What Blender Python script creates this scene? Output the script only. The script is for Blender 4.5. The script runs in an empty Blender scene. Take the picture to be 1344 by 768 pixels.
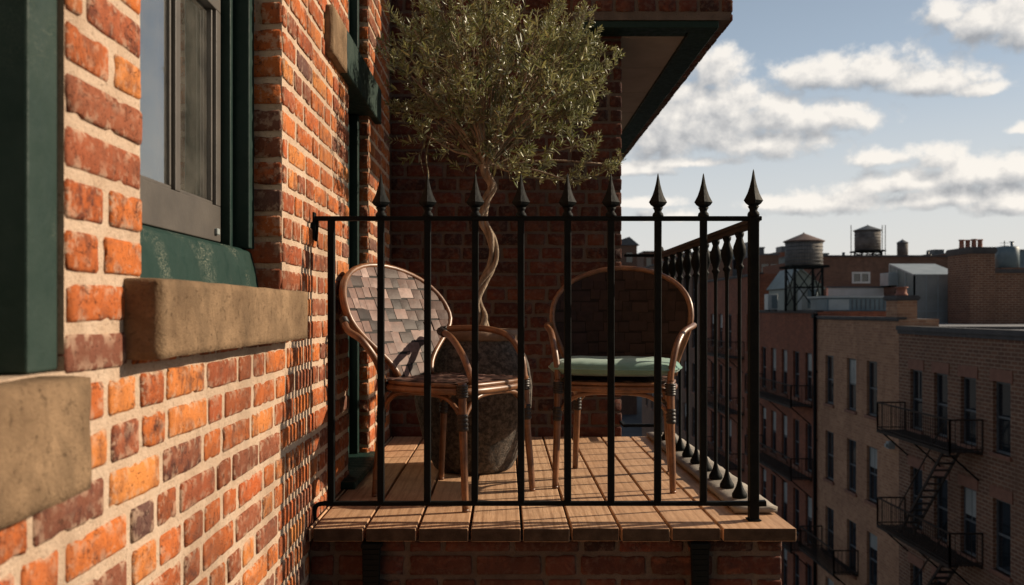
import bpy, math, random
from mathutils import Vector, Matrix, noise
R = random.Random(7)
S = bpy.context.scene
COL = S.collection
F = 1160.0; VX = 662.0; VY = 408.0; CAMZ = 0.69

def P(px, py, Y):
    """real point at depth Y seen at that spot of the photograph (used only to measure)"""
    return Vector(((px - VX) * Y / F, Y, CAMZ + (VY - py) * Y / F))

# ------------------------------------------------------------------ mesh builder
class MB:
    def __init__(s):
        s.v = []; s.f = []; s.m = []; s.sm = []; s.c = {}
    def add(s, vs, fs, mat=0, smooth=False, col=None):
        b = len(s.v); s.v.extend([tuple(p) for p in vs])
        for f in fs:
            s.f.append(tuple(b + i for i in f)); s.m.append(mat); s.sm.append(smooth)
        if col is not None:
            if isinstance(col, list):
                for i, c in enumerate(col): s.c[b + i] = c
            else:
                for i in range(len(vs)): s.c[b + i] = col
        return s
    def box(s, x0, x1, y0, y1, z0, z1, mat=0, M=None, col=None):
        vs = [Vector(p) for p in ((x0,y0,z0),(x1,y0,z0),(x1,y1,z0),(x0,y1,z0),(x0,y0,z1),(x1,y0,z1),(x1,y1,z1),(x0,y1,z1))]
        if M: vs = [M @ v for v in vs]
        return s.add(vs, [(0,3,2,1),(4,5,6,7),(0,1,5,4),(1,2,6,5),(2,3,7,6),(3,0,4,7)], mat, False, col)
    def bar(s, a, b, w, h=None, mat=0, up=Vector((0,0,1))):
        a = Vector(a); b = Vector(b); d = b - a; L = d.length; d.normalize()
        h = h or w
        if abs(d.dot(up)) > .98: up = Vector((0,1,0))
        x = d.cross(up).normalized(); y = x.cross(d).normalized()
        vs = []
        for p in (a, b):
            for i, j in ((-1,-1),(1,-1),(1,1),(-1,1)): vs.append(p + x*(i*w/2) + y*(j*h/2))
        return s.add(vs, [(3,2,1,0),(4,5,6,7),(0,1,5,4),(1,2,6,5),(2,3,7,6),(3,0,4,7)], mat)
    def tube(s, pts, r, seg=8, mat=0, cap=True, col=None):
        pts = [Vector(p) for p in pts]; n = len(pts)
        rs = r if isinstance(r, (list, tuple)) else [r]*n
        up = None; vs = []
        for i, p in enumerate(pts):
            t = (pts[min(i+1,n-1)] - pts[max(i-1,0)])
            t = t.normalized() if t.length > 1e-9 else Vector((0,0,1))
            if up is None:
                up = Vector((0,0,1)) if abs(t.z) < .9 else Vector((1,0,0))
                up = (up - t*up.dot(t)).normalized()
            else:
                up = up - t*up.dot(t)
                up = up.normalized() if up.length > 1e-6 else Vector((1,0,0))
            q = t.cross(up)
            for k in range(seg):
                a = 2*math.pi*k/seg
                vs.append(p + (up*math.cos(a) + q*math.sin(a))*rs[i])
        fs = [(i*seg+k, i*seg+(k+1)%seg, (i+1)*seg+(k+1)%seg, (i+1)*seg+k) for i in range(n-1) for k in range(seg)]
        if cap:
            fs.append(tuple(range(seg-1,-1,-1))); fs.append(tuple((n-1)*seg+k for k in range(seg)))
        return s.add(vs, fs, mat, True, col)
    def lathe(s, prof, c=(0,0,0), seg=24, mat=0, disp=None, smooth=True):
        c = Vector(c); vs = []; n = len(prof)
        for r, z in prof:
            for k in range(seg):
                a = 2*math.pi*k/seg; rr = r
                if disp: rr += disp(a, z)
                vs.append(c + Vector((rr*math.cos(a), rr*math.sin(a), z)))
        fs = [(i*seg+k, i*seg+(k+1)%seg, (i+1)*seg+(k+1)%seg, (i+1)*seg+k) for i in range(n-1) for k in range(seg)]
        fs.append(tuple(range(seg-1,-1,-1))); fs.append(tuple((n-1)*seg+k for k in range(seg)))
        return s.add(vs, fs, mat, smooth)
    def quad(s, a, b, c, d, mat=0): return s.add([a,b,c,d], [(0,1,2,3)], mat)
    def rough_box(s, x0,x1,y0,y1,z0,z1, step=.03, amp=.003, rnd=.008, mat=0, seed=0.0, fr=9):
        """box of many faces with worn edges and an uneven surface"""
        D = (x1-x0, y1-y0, z1-z0); n = [max(2, min(60, int(round(d/step)))) for d in D]
        lo = (x0,y0,z0); idx = {}; vs = []; fs = []
        def vid(i,j,k):
            key = (i,j,k)
            if key in idx: return idx[key]
            t = (i,j,k); p = [lo[a] + D[a]*t[a]/n[a] for a in range(3)]
            on = [t[a] == 0 or t[a] == n[a] for a in range(3)]
            if sum(on) >= 2:
                for a in range(3):
                    if on[a]:
                        w = rnd*(.6+.9*abs(noise.noise(Vector(p)*14+Vector((seed,3,0)))))
                        p[a] += w if t[a] == 0 else -w
            q = Vector(p)*fr + Vector((seed, seed*2, 0))
            dv = noise.noise_vector(q) * amp + noise.noise_vector(q*4)*amp*.4
            idx[key] = len(vs); vs.append(Vector(p)+dv); return idx[key]
        for a in range(3):
            b, c = (a+1)%3, (a+2)%3
            for side in (0, n[a]):
                for i in range(n[b]):
                    for j in range(n[c]):
                        q = []
                        for di, dj in ((0,0),(1,0),(1,1),(0,1)):
                            t = [0,0,0]; t[a]=side; t[b]=i+di; t[c]=j+dj; q.append(vid(*t))
                        if side == 0: q.reverse()
                        fs.append(tuple(q))
        return s.add(vs, fs, mat, True)
    def mesh(s, name, mats, off=None):
        me = bpy.data.meshes.new(name)
        vs = s.v if off is None else [(p[0]-off[0], p[1]-off[1], p[2]-off[2]) for p in s.v]
        me.from_pydata(vs, [], s.f)
        for m in (mats if isinstance(mats, (list,tuple)) else [mats]): me.materials.append(m)
        me.polygons.foreach_set('material_index', s.m)
        me.polygons.foreach_set('use_smooth', s.sm)
        if s.c:
            at = me.color_attributes.new('tone', 'FLOAT_COLOR', 'POINT')
            buf = [0.0]*(4*len(s.v))
            for i, c in s.c.items(): buf[4*i:4*i+4] = c
            at.data.foreach_set('color', buf)
        me.update(); return me

ORG = {}
def thing(name, label, cat, loc=(0,0,0), rz=0, group=None):
    o = bpy.data.objects.new(name, None); COL.objects.link(o)
    o.location = loc; o.rotation_euler = (0,0,rz); o['label'] = label; o['category'] = cat
    if group: o['group'] = group
    o.empty_display_size = .2
    ORG[o.name] = Vector(loc); return o
def obj(name, mb, mats, parent=None, bev=0, local=False, kind=None, label=None, cat=None, group=None, bseg=1):
    off = None if (local or parent is None) else ORG[parent.name]
    o = bpy.data.objects.new(name, mb.mesh(name, mats, off)); COL.objects.link(o)
    if parent is not None:
        o.parent = parent; ORG[o.name] = ORG[parent.name]
    if bev:
        m = o.modifiers.new('bevel', 'BEVEL'); m.width = bev; m.segments = bseg; m.limit_method = 'ANGLE'; m.angle_limit = .7
    if kind: o['kind'] = kind
    if label: o['label'] = label
    if cat: o['category'] = cat
    if group: o['group'] = group
    return o
def inst(src, parent, loc):
    o = src.copy(); COL.objects.link(o); o.parent = parent; o.location = Vector(loc) - ORG[parent.name]
    ORG[o.name] = Vector(loc); return o
def spline(pts, n=6):
    pts = [Vector(p) for p in pts]; out = []
    e = [pts[0]*2-pts[1]] + pts + [pts[-1]*2-pts[-2]]
    for i in range(1, len(e)-2):
        for k in range(n):
            t = k/n; a,b,c,d = e[i-1],e[i],e[i+1],e[i+2]
            out.append(.5*((2*b)+(-a+c)*t+(2*a-5*b+4*c-d)*t*t+(-a+3*b-3*c+d)*t*t*t))
    out.append(pts[-1]); return out

# ------------------------------------------------------------------ materials
class NT:
    def __init__(s, name):
        s.mat = bpy.data.materials.new(name); s.mat.use_nodes = True
        s.t = s.mat.node_tree; s.t.nodes.clear()
        s.out = s.t.nodes.new('ShaderNodeOutputMaterial')
    def n(s, ty, **kw):
        nd = s.t.nodes.new(ty)
        for k, v in kw.items():
            if k.startswith('i_'):
                k2 = k[2:]; k2 = int(k2) if k2.isdigit() else k2.replace('_', ' ')
                s.put(nd.inputs[k2], v)
            else: setattr(nd, k, v)
        return nd
    def put(s, inp, v):
        if isinstance(v, bpy.types.NodeSocket): s.t.links.new(v, inp)
        elif isinstance(v, (tuple, list)) and len(v) == 3 and inp.type == 'RGBA': inp.default_value = (*v, 1)
        else: inp.default_value = v
    def coord(s, kind='Object', scale=(1,1,1)):
        tc = s.n('ShaderNodeTexCoord'); m = s.n('ShaderNodeMapping'); m.inputs['Scale'].default_value = scale
        s.t.links.new(tc.outputs[kind], m.inputs['Vector']); return m.outputs[0]
    def noise(s, vec, scale, detail=4, rough=.55, dist=0):
        nd = s.n('ShaderNodeTexNoise', i_Scale=scale, i_Detail=detail, i_Roughness=rough, i_Distortion=dist)
        s.t.links.new(vec, nd.inputs['Vector']); return nd.outputs['Fac']
    def ramp(s, fac, stops):
        r = s.n('ShaderNodeValToRGB'); cr = r.color_ramp
        while len(cr.elements) > 1: cr.elements.remove(cr.elements[-1])
        for i, (p, c) in enumerate(stops):
            e = cr.elements[0] if i == 0 else cr.elements.new(p)
            e.position = p; e.color = (*c, 1) if isinstance(c, (tuple,list)) else (c,c,c,1)
        s.t.links.new(fac, r.inputs[0]); return r.outputs[0]
    def mix(s, fac, a, b, mode='MIX'):
        m = s.n('ShaderNodeMix', data_type='RGBA', blend_type=mode)
        s.put(m.inputs[0], fac); s.put(m.inputs[6], a); s.put(m.inputs[7], b); return m.outputs[2]
    def math(s, op, a, b=0.0, c=None, clamp=False):
        m = s.n('ShaderNodeMath', operation=op, use_clamp=clamp); s.put(m.inputs[0], a); s.put(m.inputs[1], b)
        if c is not None: s.put(m.inputs[2], c)
        return m.outputs[0]
    def bump(s, h, strength=.5, dist=.003):
        b = s.n('ShaderNodeBump', i_Strength=strength, i_Distance=dist); s.t.links.new(h, b.inputs['Height']); return b.outputs[0]
    def bsdf(s, color, rough=.8, metal=0, spec=.5, normal=None, **kw):
        b = s.n('ShaderNodeBsdfPrincipled'); s.put(b.inputs['Base Color'], color); s.put(b.inputs['Roughness'], rough)
        b.inputs['Metallic'].default_value = metal; b.inputs['Specular IOR Level'].default_value = spec
        for k, v in kw.items(): s.put(b.inputs[k.replace('_',' ')], v)
        if normal is not None: s.t.links.new(normal, b.inputs['Normal'])
        s.t.links.new(b.outputs[0], s.out.inputs[0]); return s.mat

def mat_simple(name, a, b, scale=6, rough=.6, bump=.25, bscale=60, bd=.002, spec=.5, metal=0, stretch=(1,1,1)):
    t = NT(name); v = t.coord('Object', stretch)
    c = t.mix(t.ramp(t.noise(v, scale, 5), [(.3,0.),(.7,1.)]), a, b)
    return t.bsdf(c, rough, metal, spec, t.bump(t.noise(v, bscale, 4), bump, bd))

def mat_brick(name, stops, mortar, dark=.45, smear=1.0, hue=1.0):
    t = NT(name); v = t.coord('Object')
    at = t.n('ShaderNodeVertexColor', layer_name='tone'); sep = t.n('ShaderNodeSeparateColor'); t.t.links.new(at.outputs[0], sep.inputs[0])
    base = t.ramp(sep.outputs[0], stops)
    big = t.noise(v, 13, 6, .68, .6)
    c = t.mix(t.ramp(big, [(.34,.8),(.50,0.)]), base, (.16,.06,.035))
    burnt = t.math('MULTIPLY', t.ramp(t.noise(v, 30, 5, .7, .3), [(.47,0.),(.62,1.)]), t.ramp(sep.outputs[1], [(.55,0.),(1.,dark*1.9)]))
    c = t.mix(burnt, c, (.045,.022,.022))
    pale = t.ramp(t.noise(v, 70, 5, .7), [(.60,0.),(.9,.25)])
    c = t.mix(pale, c, (.58,.29,.16))
    pits = t.ramp(t.noise(v, 240, 3, .6), [(.30,.85),(.40,0.)])
    c = t.mix(pits, c, (.06,.025,.018))
    sm = t.math('MULTIPLY', t.math('MULTIPLY', at.outputs['Alpha'], smear), t.ramp(t.noise(v, 45, 4, .65), [(.50,0.),(.58,.85)]))
    c = t.mix(sm, c, mortar)
    ck = t.ramp(t.noise(v, 19, 3, .5, 1.6), [(.488,0.),(.5,1.),(.512,0.)])
    ck = t.math('MULTIPLY', ck, t.ramp(t.noise(v, 11, 2), [(.52,0.),(.6,1.)]))
    c = t.mix(t.math('MULTIPLY', ck, .85), c, (.05,.022,.018))
    chip = t.ramp(t.noise(v, 62, 4, .6, .5), [(.31,1.),(.36,0.)])
    c = t.mix(t.math('MULTIPLY', chip, .8), c, (.09,.035,.022))
    soot = t.ramp(t.noise(t.coord('Object', (1,1,.45)), 2.6, 5, .7), [(.47,0.),(.66,.55)])
    c = t.mix(soot, c, (.10,.045,.03))
    h = t.math('ADD', t.noise(v, 60, 5, .65), t.math('MULTIPLY', t.noise(v, 300, 3), .5))
    h = t.math('SUBTRACT', h, t.math('MULTIPLY', t.math('ADD', chip, ck), .9))
    h = t.math('SUBTRACT', h, t.math('MULTIPLY', pits, .5))
    return t.bsdf(c, .92, 0, .15, t.bump(h, .75, .003))
def mat_mortar(name, a, b):
    t = NT(name); v = t.coord('Object')
    c = t.mix(t.ramp(t.noise(v, 14, 5), [(.3,0.),(.7,1.)]), a, b)
    c = t.mix(t.ramp(t.noise(v, 160, 3), [(.3,.6),(.42,0.)]), c, (a[0]*.4,a[1]*.36,a[2]*.34))
    c = t.mix(t.ramp(t.noise(t.coord('Object', (1,1,.45)), 2.6, 5, .7), [(.47,0.),(.66,.45)]), c, (a[0]*.45,a[1]*.42,a[2]*.40))
    h = t.math('ADD', t.noise(v, 45, 4), t.math('MULTIPLY', t.noise(v, 220, 4, .7), .7))
    return t.bsdf(c, .95, 0, .15, t.bump(h, 1.0, .006))

MORT = (.50,.355,.25)
M = {}
M['brick'] = mat_brick('warm_brick', [(0, (0.126, 0.063, 0.0504)), (0.12, (0.252, 0.0714, 0.0294)), (0.26, (0.3528, 0.0882, 0.0269)), (0.42, (0.504, 0.1428, 0.0353)), (0.55, (0.42, 0.1092, 0.0302)), (0.66, (0.5544, 0.21, 0.0588)), (0.76, (0.4364, 0.0966, 0.0286)), (0.86, (0.25, 0.085, 0.045)), (0.94, (0.3024, 0.0714, 0.0269)), (1, (0.4704, 0.1302, 0.0336))], MORT)
M['mortar'] = mat_mortar('pale_mortar', MORT, (.60,.455,.34))
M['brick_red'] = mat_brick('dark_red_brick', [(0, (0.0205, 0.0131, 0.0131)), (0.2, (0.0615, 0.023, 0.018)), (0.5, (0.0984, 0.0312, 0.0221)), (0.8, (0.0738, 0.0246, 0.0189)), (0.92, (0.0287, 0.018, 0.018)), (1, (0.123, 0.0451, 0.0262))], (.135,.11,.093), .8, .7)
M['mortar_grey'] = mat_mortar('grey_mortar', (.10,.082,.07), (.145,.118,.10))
M['stone'] = mat_simple('sandstone', (.36,.25,.155), (.56,.42,.27), 5, .95, .9, 70, .006, .2)
def mat_stone2():
    t = NT('weathered_sandstone'); v = t.coord('Object')
    c = t.mix(t.ramp(t.noise(v, 7, 6, .65, .4), [(.3,0.),(.65,1.)]), (.13,.08,.045), (.33,.215,.125))
    c = t.mix(t.ramp(t.noise(v, 4, 4, .7, 1), [(.48,0.),(.66,.8)]), c, (.13,.085,.05))
    c = t.mix(t.ramp(t.noise(v, 110, 5, .8), [(.33,.7),(.43,0.)]), c, (.08,.05,.03))
    c = t.mix(t.ramp(t.noise(v, 38, 4, .7), [(.62,0.),(.75,.4)]), c, (.11,.07,.042))
    c = t.mix(t.ramp(t.noise(t.coord('Object',(1,1,.15)), 16, 4, .6), [(.50,0.),(.68,.55)]), c, (.13,.085,.05))
    c = t.mix(t.ramp(t.noise(v, 330, 3, .7), [(.35,.35),(.6,0.)]), c, (.10,.07,.045))
    pit = t.ramp(t.noise(v, 75, 5, .75), [(.33,1.),(.40,0.)])
    h = t.math('ADD', t.noise(v, 40, 6, .75), t.math('MULTIPLY', t.noise(v, 260, 3), .6)); h = t.math('SUBTRACT', h, t.math('MULTIPLY', pit, .5))
    return t.bsdf(c, .95, 0, .15, t.bump(h, .9, .005))
M['stone'] = mat_stone2()
def mat_green(name, base, light, scr=.0, rough=.38):
    t = NT(name); v = t.coord('Object')
    c = t.mix(t.ramp(t.noise(v, 9, 5, .6), [(.35,0.),(.75,.7)]), base, light)
    if scr:
        v2 = t.coord('Object', (60, 14, 60))
        s_ = t.ramp(t.noise(v2, 1.6, 3, .6, 2.5), [(.485,0.),(.5,1.),(.515,0.)])
        patch = t.ramp(t.noise(v, 7, 2), [(.5,0.),(.62,1.)])
        c = t.mix(t.math('MULTIPLY', t.math('MULTIPLY', s_, patch), scr), c, (.42,.40,.30))
    r = t.ramp(t.noise(v, 30, 4), [(.3,rough-.08),(.7,rough+.2)])
    return t.bsdf(c, r, 0, .22, t.bump(t.noise(v, 50, 5, .6), .5, .003))
M['green'] = mat_green('dark_green_paint', (.007,.022,.018), (.012,.034,.028), 0, .5)
M['green_scr'] = mat_green('scratched_green_paint', (.006,.026,.020), (.011,.036,.028), 1.0, .55)
M['green_pale'] = mat_green('faded_green_paint', (.013,.030,.024), (.030,.050,.041), .15, .6)
M['sash'] = mat_simple('grey_sash_paint', (.05,.043,.037), (.08,.068,.057), 8, .55, .3, 80)
M['iron'] = mat_simple('black_iron', (.004,.005,.0055), (.008,.010,.010), 20, .6, .7, 45, .003, .08)
M['oldiron'] = mat_simple('rusting_iron', (.018,.013,.010), (.045,.028,.020), 3, .7, .3, 60, .002, .15)
M['iron_rail'] = mat_simple('worn_rail_paint', (.035,.02,.014), (.012,.011,.010), 12, .5, .4, 90, .0015)
M['rattan'] = None
def mat_rattan():
    t = NT('rattan_cane'); v = t.coord('Object')
    c = t.mix(t.ramp(t.noise(v, 16, 4, .6), [(.3,0.),(.7,1.)]), (.09,.035,.015), (.27,.12,.05))
    c = t.mix(t.ramp(t.noise(v, 60, 3), [(.3,.5),(.45,0.)]), c, (.05,.02,.01))
    return t.bsdf(c, .42, 0, .5, t.bump(t.noise(v, 130, 3), .35, .001), Coat_Weight=.25, Coat_Roughness=.3)
M['rattan'] = mat_rattan()
M['wrap'] = mat_simple('dark_cane_wrap', (.01,.008,.008), (.03,.022,.018), 40, .5, .5, 200, .001)
def mat_weave():
    t = NT('woven_leather_patch'); v = t.coord('Object')
    at = t.n('ShaderNodeVertexColor', layer_name='tone'); sep = t.n('ShaderNodeSeparateColor'); t.t.links.new(at.outputs[0], sep.inputs[0])
    c = t.ramp(sep.outputs[0], [(0,(.018,.012,.011)),(.2,(.05,.03,.025)),(.4,(.13,.075,.06)),(.7,(.25,.155,.13)),(1,(.42,.29,.25))])
    c = t.mix(t.ramp(t.noise(v, 30, 5, .6), [(.35,.5),(.65,0.)]), c, (.05,.028,.024))
    return t.bsdf(c, .5, 0, .15, t.bump(t.noise(v, 60, 4), .4, .002))
M['weave'] = mat_weave()
M['weave_back'] = mat_simple('dark_leather_backing', (.008,.006,.005), (.018,.012,.010), 20, .6, .3, 90, .002, .15)
def mat_cushion():
    t = NT('mint_cushion_cloth'); v = t.coord('Object')
    c = t.mix(t.ramp(t.noise(v, 8, 4), [(.3,0.),(.7,1.)]), (.15,.285,.235), (.21,.365,.31))
    c = t.mix(t.ramp(t.noise(v, 420, 2), [(.35,.3),(.5,0.)]), c, (.10,.22,.18))
    return t.bsdf(c, .95, 0, .15, t.bump(t.noise(v, 500, 2), .5, .0012), Sheen_Weight=.3)
M['cushion'] = mat_cushion()
def mat_wood():
    t = NT('weathered_deck_wood'); oi = t.n('ShaderNodeObjectInfo')
    tc = t.n('ShaderNodeTexCoord'); off = t.n('ShaderNodeVectorMath', operation='ADD')
    cmb = t.n('ShaderNodeCombineXYZ'); m7 = t.math('MULTIPLY', oi.outputs['Random'], 37.0); t.put(cmb.inputs[0], m7); t.put(cmb.inputs[1], m7)
    t.t.links.new(tc.outputs['Object'], off.inputs[0]); t.t.links.new(cmb.outputs[0], off.inputs[1])
    mp = t.n('ShaderNodeMapping'); mp.inputs['Scale'].default_value = (1,.06,1); t.t.links.new(off.outputs[0], mp.inputs[0]); g = mp.outputs[0]
    mp2 = t.n('ShaderNodeMapping'); mp2.inputs['Scale'].default_value = (1,.12,1); t.t.links.new(off.outputs[0], mp2.inputs[0]); g2 = mp2.outputs[0]
    fine = t.noise(g, 210, 4, .6, .3)
    w = t.n('ShaderNodeTexWave', wave_type='BANDS', bands_direction='X', i_Scale=9.0, i_Distortion=5.0, i_Detail=2.0, i_Detail_Scale=.8); t.t.links.new(g2, w.inputs['Vector'])
    c = t.ramp(fine, [(.25,(.40,.23,.125)),(.5,(.60,.375,.22)),(.75,(.70,.47,.30))])
    c = t.mix(t.ramp(w.outputs['Fac'], [(0,.5),(.3,0.)]), c, (.25,.12,.055))
    c = t.mix(t.math('MULTIPLY', oi.outputs['Random'], .6), c, (.46,.26,.14))
    c = t.mix(t.ramp(t.noise(off.outputs[0], 5, 5, .65), [(.45,0.),(.7,.5)]), c, (.26,.15,.09))
    c = t.mix(t.ramp(t.noise(g, 60, 5, .7), [(.55,0.),(.7,.6)]), c, (.22,.115,.06))
    h = t.math('ADD', fine, t.math('MULTIPLY', w.outputs['Fac'], .3))
    return t.bsdf(c, .75, 0, .3, t.bump(h, .6, .0015))
M['wood'] = mat_wood()
M['endgrain'] = mat_simple('weathered_end_grain_shade', (.03,.021,.015), (.07,.05,.036), 25, .9, .8, 150, .003, .15)  # end grain, taken darker still to put shade into the boards' front edge
M['kerb'] = mat_simple('pale_kerb_stone', (.18,.155,.13), (.33,.29,.24), 8, .85, .6, 80, .003)
def mat_pot():
    t = NT('rough_charcoal_stoneware'); v = t.coord('Object')
    c = t.mix(t.ramp(t.noise(v, 45, 6, .75), [(.42,0.),(.62,1.)]), (.04,.035,.031), (.17,.14,.115))
    h = t.math('ADD', t.noise(v, 55, 6, .75), t.math('MULTIPLY', t.noise(v, 190, 3), .5))
    return t.bsdf(c, .85, 0, .3, t.bump(h, 1.0, .010))
M['pot'] = mat_pot()
M['pot_rim'] = mat_simple('brown_pot_rim', (.16,.10,.065), (.26,.17,.11), 18, .8, .8, 90, .003)
M['soil'] = mat_simple('dark_soil', (.03,.02,.013), (.07,.045,.03), 30, 1, 1, 60, .01)
M['bark'] = mat_simple('olive_bark', (.14,.10,.07), (.44,.34,.25), 38, .95, 1, 120, .006, .2, 0, (1,1,.35))
M['twig'] = mat_simple('olive_twig', (.12,.09,.05), (.20,.17,.10), 30, .9, .5, 120)
def mat_leaf():
    t = NT('olive_leaf'); at = t.n('ShaderNodeVertexColor', layer_name='tone'); sep = t.n('ShaderNodeSeparateColor'); t.t.links.new(at.outputs[0], sep.inputs[0])
    c = t.ramp(sep.outputs[0], [(0,(.05,.065,.022)),(.45,(.17,.195,.065)),(.8,(.42,.42,.19)),(1,(.62,.57,.30))])
    geo = t.n('ShaderNodeNewGeometry')
    c = t.mix(t.math('MULTIPLY', geo.outputs['Backfacing'], .75), c, (.27,.28,.19))
    b = t.n('ShaderNodeBsdfPrincipled'); t.put(b.inputs['Base Color'], c); b.inputs['Roughness'].default_value = .32
    tr = t.n('ShaderNodeBsdfTranslucent'); t.put(tr.inputs[0], t.mix(.5, c, (.20,.21,.04)))
    mx = t.n('ShaderNodeMixShader'); mx.inputs[0].default_value = .25
    t.t.links.new(b.outputs[0], mx.inputs[1]); t.t.links.new(tr.outputs[0], mx.inputs[2]); t.t.links.new(mx.outputs[0], t.out.inputs[0])
    return t.mat
M['leaf'] = mat_leaf()
def mat_glass(name, tint=(.8,.85,.85), dirt=.10):
    t = NT(name); v = t.coord('Object')
    tr = t.n('ShaderNodeBsdfTransparent'); tr.inputs[0].default_value = (*tint,1)
    gl = t.n('ShaderNodeBsdfGlossy'); gl.inputs[0].default_value = (.9,.93,.95,1); gl.inputs['Roughness'].default_value = .02
    df = t.n('ShaderNodeBsdfDiffuse'); df.inputs[0].default_value = (.30,.27,.23,1)
    fr = t.n('ShaderNodeFresnel'); fr.inputs[0].default_value = 1.55
    t.t.links.new(t.bump(t.noise(v, 2.5, 2), .06, .02), gl.inputs['Normal'])
    m1 = t.n('ShaderNodeMixShader'); t.put(m1.inputs[0], t.math('MULTIPLY', fr.outputs[0], 3.4, clamp=True))
    t.t.links.new(tr.outputs[0], m1.inputs[1]); t.t.links.new(gl.outputs[0], m1.inputs[2])
    m2 = t.n('ShaderNodeMixShader'); t.put(m2.inputs[0], t.ramp(t.noise(v, 12, 5, .7), [(.35,dirt*.4),(.75,dirt*1.8)]))
    t.t.links.new(m1.outputs[0], m2.inputs[1]); t.t.links.new(df.outputs[0], m2.inputs[2]); t.t.links.new(m2.outputs[0], t.out.inputs[0])
    return t.mat
M['glass'] = mat_glass('window_glass')
def mat_cglass():
    t = NT('city_window_glass'); v = t.coord('Object')
    return t.bsdf((.012,.016,.02), .08, 0, .8, t.bump(t.noise(v, 1.5, 2), .1, .03))
M['cglass'] = mat_cglass()
M['curtain'] = mat_simple('dull_curtain_cloth', (.05,.043,.036), (.085,.075,.062), 14, .95, .4, 200, .002)
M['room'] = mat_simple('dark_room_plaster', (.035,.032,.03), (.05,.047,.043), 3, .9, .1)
M['soffit'] = mat_simple('beige_soffit_board', (.20,.165,.13), (.26,.22,.175), 5, .8, .3, 60, .002)
def mat_cbrick(name, a, b, mort, dirt=(.05,.035,.03), ms=.014, scale=1.0):
    t = NT(name); tc = t.n('ShaderNodeTexCoord'); sp = t.n('ShaderNodeSeparateXYZ'); t.t.links.new(tc.outputs['Object'], sp.inputs[0])
    cm = t.n('ShaderNodeCombineXYZ'); t.put(cm.inputs[0], t.math('ADD', sp.outputs[0], sp.outputs[1])); t.t.links.new(sp.outputs[2], cm.inputs[1])
    br = t.n('ShaderNodeTexBrick', i_Scale=1.0); br.inputs['Brick Width'].default_value = .24*scale; br.inputs['Row Height'].default_value = .085*scale
    br.inputs['Mortar Size'].default_value = ms*scale; br.inputs['Mortar Smooth'].default_value = .3; br.inputs['Bias'].default_value = -.1
    t.t.links.new(cm.outputs[0], br.inputs['Vector'])
    br.inputs['Color1'].default_value = (*a,1); br.inputs['Color2'].default_value = (*b,1); br.inputs['Mortar'].default_value = (*mort,1)
    v = tc.outputs['Object']
    c = t.mix(t.ramp(t.noise(v, .5, 6, .65), [(.4,0.),(.75,.6)]), br.outputs[0], dirt)
    c = t.mix(t.ramp(t.noise(v, 3, 5, .7), [(.3,.45),(.55,0.)]), c, dirt)
    st = t.coord('Object', (1,1,.12)); c = t.mix(t.ramp(t.noise(st, 2.2, 4, .6), [(.55,0.),(.75,.5)]), c, dirt)
    return t.bsdf(c, .9, 0, .2, t.bump(br.outputs['Fac'], .4, .01))
M['cb_brown'] = mat_cbrick('brown_city_brick', (0.196,0.093,0.055), (0.119,0.055,0.036), (0.289,0.2,0.14), (.13,.07,.045), .014, 1.35)
M['cb_tan'] = mat_cbrick('tan_city_brick', (0.425,0.23,0.132), (0.289,0.14,0.081), (0.408,0.264,0.17), (.20,.105,.065), .010, 1.2)
M['cb_red'] = mat_cbrick('red_city_brick', (0.281,0.089,0.047), (0.187,0.06,0.034), (0.221,0.119,0.076), (.12,.05,.032), .008)
M['cb_dull'] = mat_cbrick('dull_city_brick', (0.187,0.102,0.068), (0.128,0.068,0.047), (0.204,0.14,0.102), (.09,.055,.04), .008)
M['coping'] = mat_simple('dark_coping', (.035,.032,.032), (.07,.06,.055), 3, .8, .3)
M['lintel'] = mat_simple('brown_stone_lintel', (.17,.07,.042), (.23,.10,.06), 4, .85, .3)
M['roof_felt'] = mat_simple('grey_roof_felt', (.13,.13,.135), (.22,.22,.225), .6, .85, .3, 4, .01)
M['metal_pale'] = mat_simple('pale_sheet_metal', (.22,.25,.25), (.32,.35,.35), 1.5, .45, .2, 20, .002)
M['metal_blue'] = mat_simple('blue_grey_metal', (.07,.11,.13), (.12,.17,.19), 1.5, .5, .2, 20, .002)
M['metal_green'] = mat_simple('green_grey_sheet', (.13,.16,.145), (.20,.225,.205), 1.2, .6, .2, 10)
M['rust'] = mat_simple('rusty_tin_roof', (.10,.055,.04), (.17,.11,.085), 2, .7, .4, 10)
M['white_paint'] = mat_simple('dull_white_paint', (.50,.49,.45), (.62,.61,.57), 2, .6, .2)
M['slate'] = mat_simple('dark_slate', (.05,.055,.06), (.09,.095,.10), 3, .6, .3)
M['clay'] = mat_simple('clay_pot', (.24,.09,.06), (.32,.13,.08), 3, .85, .3)
M['asphalt'] = mat_simple('asphalt', (.04,.04,.042), (.065,.064,.062), .4, .9, .4, 30, .01)
M['pavement'] = mat_simple('concrete_pavement', (.22,.21,.20), (.30,.29,.27), .6, .9, .4, 12, .01)
def mat_tank():
    t = NT('weathered_tank_staves'); v = t.coord('Object')
    tc = t.n('ShaderNodeTexCoord'); sp = t.n('ShaderNodeSeparateXYZ'); t.t.links.new(tc.outputs['Object'], sp.inputs[0])
    an = t.math('ARCTAN2', sp.outputs[1], sp.outputs[0]); st = t.math('PINGPONG', t.math('MULTIPLY', an, 7.0), .5)
    c = t.mix(t.ramp(t.noise(v, 2.5, 5), [(.3,0.),(.7,1.)]), (.085,.075,.068), (.19,.175,.16))
    c = t.mix(t.ramp(st, [(.0,.75),(.10,0.)]), c, (.03,.028,.026))
    return t.bsdf(c, .8, 0, .3)
M['tank'] = mat_tank()
M['sheer'] = mat_simple('frosted_panel', (.20,.21,.20), (.30,.31,.295), 1.2, .45, .1)

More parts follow.
